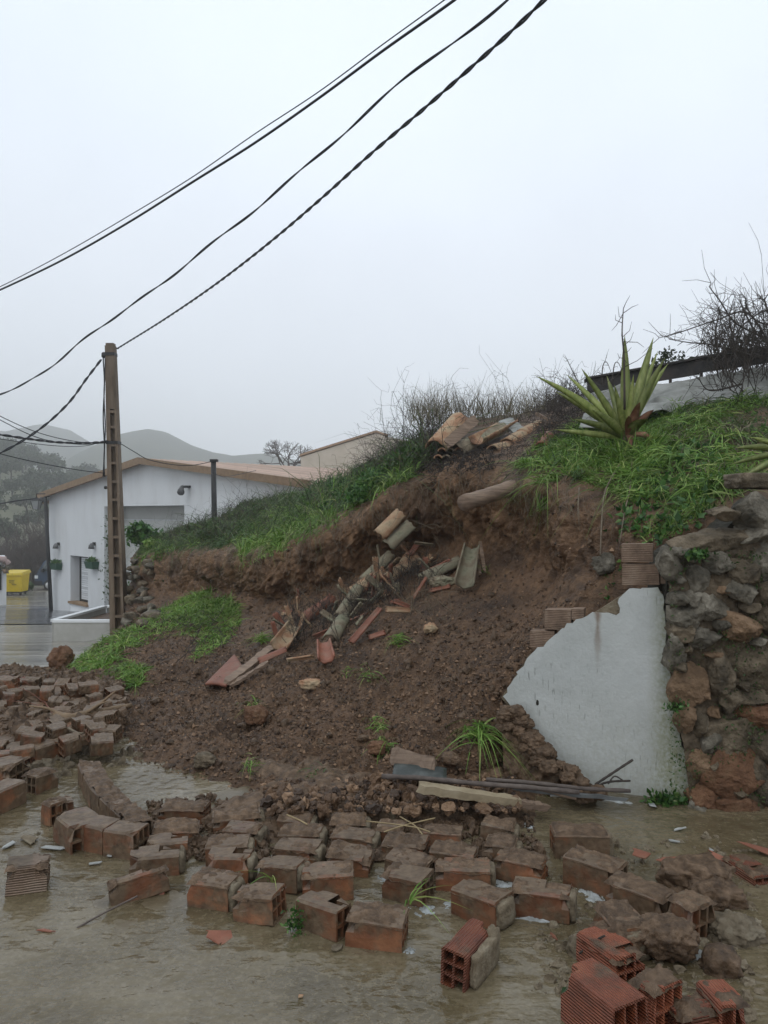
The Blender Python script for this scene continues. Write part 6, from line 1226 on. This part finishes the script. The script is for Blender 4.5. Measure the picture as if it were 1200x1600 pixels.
# van
vn_ = empty('blue_van', (P(54, 800, 50)[0], 50, gz(50)-.02), R(-2)); tag(vn_, 'dark blue delivery van parked half hidden behind the white hall', 'van')
prof = [(.02, .35), (.0, .75), (.06, 1.02), (.18, 1.18), (.55, 1.85), (.8, 2.02), (1.3, 2.1), (4.7, 2.12), (4.8, 1.9), (4.85, .4), (4.75, .32)]
m = len(prof); V = [(x, 0 if z < 1.2 else .06*(z-1.2)/.9*1.6, z) for x, z in prof]+[(x, 1.85 if z < 1.2 else 1.85-.06*(z-1.2)/.9*1.6, z) for x, z in prof]
mk('body', V, [list(range(m-1, -1, -1)), list(range(m, 2*m))]+[[i, (i+1) % m, m+(i+1) % m, m+i] for i in range(m)], BLUE, vn_, False)
def win(pts, name='side_window'):
    V = [(x, -.012+.06*(z-1.2)/.9*1.6, z) for x, z in pts]+[(x, .02+.06*(z-1.2)/.9*1.6, z) for x, z in pts]; k = len(pts); mk(name, V, [list(range(k))[::-1], list(range(k, 2*k))]+[[i, (i+1) % k, k+(i+1) % k, k+i] for i in range(k)], GLASS, vn_, False)
win([(.36, 1.25), (1.30, 1.25), (1.30, 1.9), (.72, 1.9)]); win([(1.42, 1.25), (2.5, 1.25), (2.5, 1.9), (1.42, 1.9)])
mk('windscreen', [(.20, .15, 1.24), (.20, 1.7, 1.24), (.55, 1.62, 1.88), (.55, .23, 1.88), (.18, .15, 1.24), (.18, 1.7, 1.24), (.52, 1.62, 1.89), (.52, .23, 1.89)], BOXF, GLASS, vn_, False)
for xw in (.95, 3.9):
    wh = empty('wheel', (xw, -.02, .34)); wh.parent = vn_; V, Fc = tube([(0, -.02, 0), (0, .18, 0)], .34, 20); o = mk('tyre', V, Fc, RUBBER, wh); fix_tris(o.data); V, Fc = tube([(0, -.035, 0), (0, .0, 0)], .21, 16); o = mk('rim', V, Fc, SHUT, wh); fix_tris(o.data)
mk('bumper', *box(-.06, .5, -.02, 1.87, .32, .62), RUBBER, vn_, False); mk('sill_trim', *box(1.35, 3.5, -.02, .01, .3, .48), RUBBER, vn_, False); mk('headlight', *box(.01, .22, -.015, .1, .78, .98), SHUT, vn_, False); mk('mirror', *box(.5, .66, -.2, -.02, 1.2, 1.42), RUBBER, vn_, False); mk('door_gap', *box(1.34, 1.365, -.008, .002, .5, 1.2), RUBBER, vn_, False)
for (z, wds) in ((1.0, (.09, .07, .1, .08, .09, .08)), (.86, (.1, .08, .07, .1, .06))):
    x = .95
    for k, w_ in enumerate(wds): mk('lettering', *box(x, x+w_*.8, -.016, -.002, z+(.0 if k else -.01), z+.075+(0 if k else .015)), SHUT, vn_, False); x += w_+.015
# low green fence of debris between bin and van
for (x, lab, sdd) in ((47, 'green leafy bush between the bin and the van', 14),): bush(x-2, 917, 49, .35, .3, 260, .14, GRASSD, lab, sdd)
# cream building and bare tree behind the bank
cb_ = empty('cream_building', P(470, 800, 46)); tag(cb_, 'plain cream building with a sloping parapet rising behind the bank', 'building')
o0 = P(470, 800, 46); f_ = lambda x, y: ((P(x, y, 46)-o0)[0], (P(x, y, 46)-o0)[2]); pts = [f_(470, 860), f_(700, 860), f_(700, 700), f_(604, 682), f_(588, 677), f_(470, 714)]; m = len(pts)
mk('wall', [(x, 0, z) for x, z in pts]+[(x, 9, z) for x, z in pts], [list(range(m)), list(range(2*m-1, m-1, -1))]+[[(i+1) % m, i, m+i, m+(i+1) % m] for i in range(m)], CREAM, cb_, False)
a, b = f_(468, 713), f_(588, 675.5); mk('coping', [(a[0], -.1, a[1]), (b[0], -.1, b[1]), (b[0], 9, b[1]), (a[0], 9, a[1]), (a[0], -.1, a[1]+.12), (b[0], -.1, b[1]+.12), (b[0], 9, b[1]+.12), (a[0], 9, a[1]+.12)], BOXF, TRIM, cb_, False)
a, b = f_(588, 675.5), f_(606, 682); mk('coping', [(a[0], -.1, a[1]), (b[0], -.1, b[1]), (b[0], 9, b[1]), (a[0], 9, a[1]), (a[0], -.1, a[1]+.12), (b[0], -.1, b[1]+.12), (b[0], 9, b[1]+.12), (a[0], 9, a[1]+.12)], BOXF, TRIM, cb_, False)
bt = empty('bare_tree', P(450, 790, 56)); tag(bt, 'leafless tree between the hall roof and the cream building', 'tree'); A = Acc(); rt = np.random.default_rng(8)
def grow(p, d, l, rad, dep):
    e_ = p+d*l; A.add(*tube([p, (p+e_)/2+rt.normal(size=3)*l*.05, e_], [rad, rad*.85, rad*.7], 4, False))
    if dep:
        for k in range(3 if dep > 1 else 4): grow(e_, unit(d+rt.normal(size=3)*.55+np.array([0, 0, .1])), l*rt.uniform(.6, .8), rad*.6, dep-1)
V, Fc = tube([(0, 0, 0), (0, 0, 1.6), (.05, 0, 2.5)], [.16, .13, .11], 8); o = mk('trunk', V, Fc, TWIGB, bt); fix_tris(o.data)
for k in range(8): a = k*.8; grow(np.array([.03, 0, 2.3]), unit(np.array([math.cos(a)*.8, math.sin(a)*.8, 1.0])), 1.0, .06, 4)
A.build('branches', TWIGB, bt)
# ---------------------------------------------------------------- haze
hz = mk('haze', *box(-520, 520, -30, 620, -7.5, 78), None, None, False); hm = bpy.data.materials.new('haze_air'); hm.use_nodes = True; t = hm.node_tree; t.nodes.clear()
pv = t.nodes.new('ShaderNodeVolumePrincipled'); pv.inputs['Color'].default_value = (.985, .985, .985, 1); pv.inputs['Density'].default_value = .0023; pv.inputs['Anisotropy'].default_value = .75; oo = t.nodes.new('ShaderNodeOutputMaterial'); t.links.new(pv.outputs[0], oo.inputs['Volume']); hz.data.materials.append(hm); kind(hz, 'stuff', 'even pale mist over the whole place')
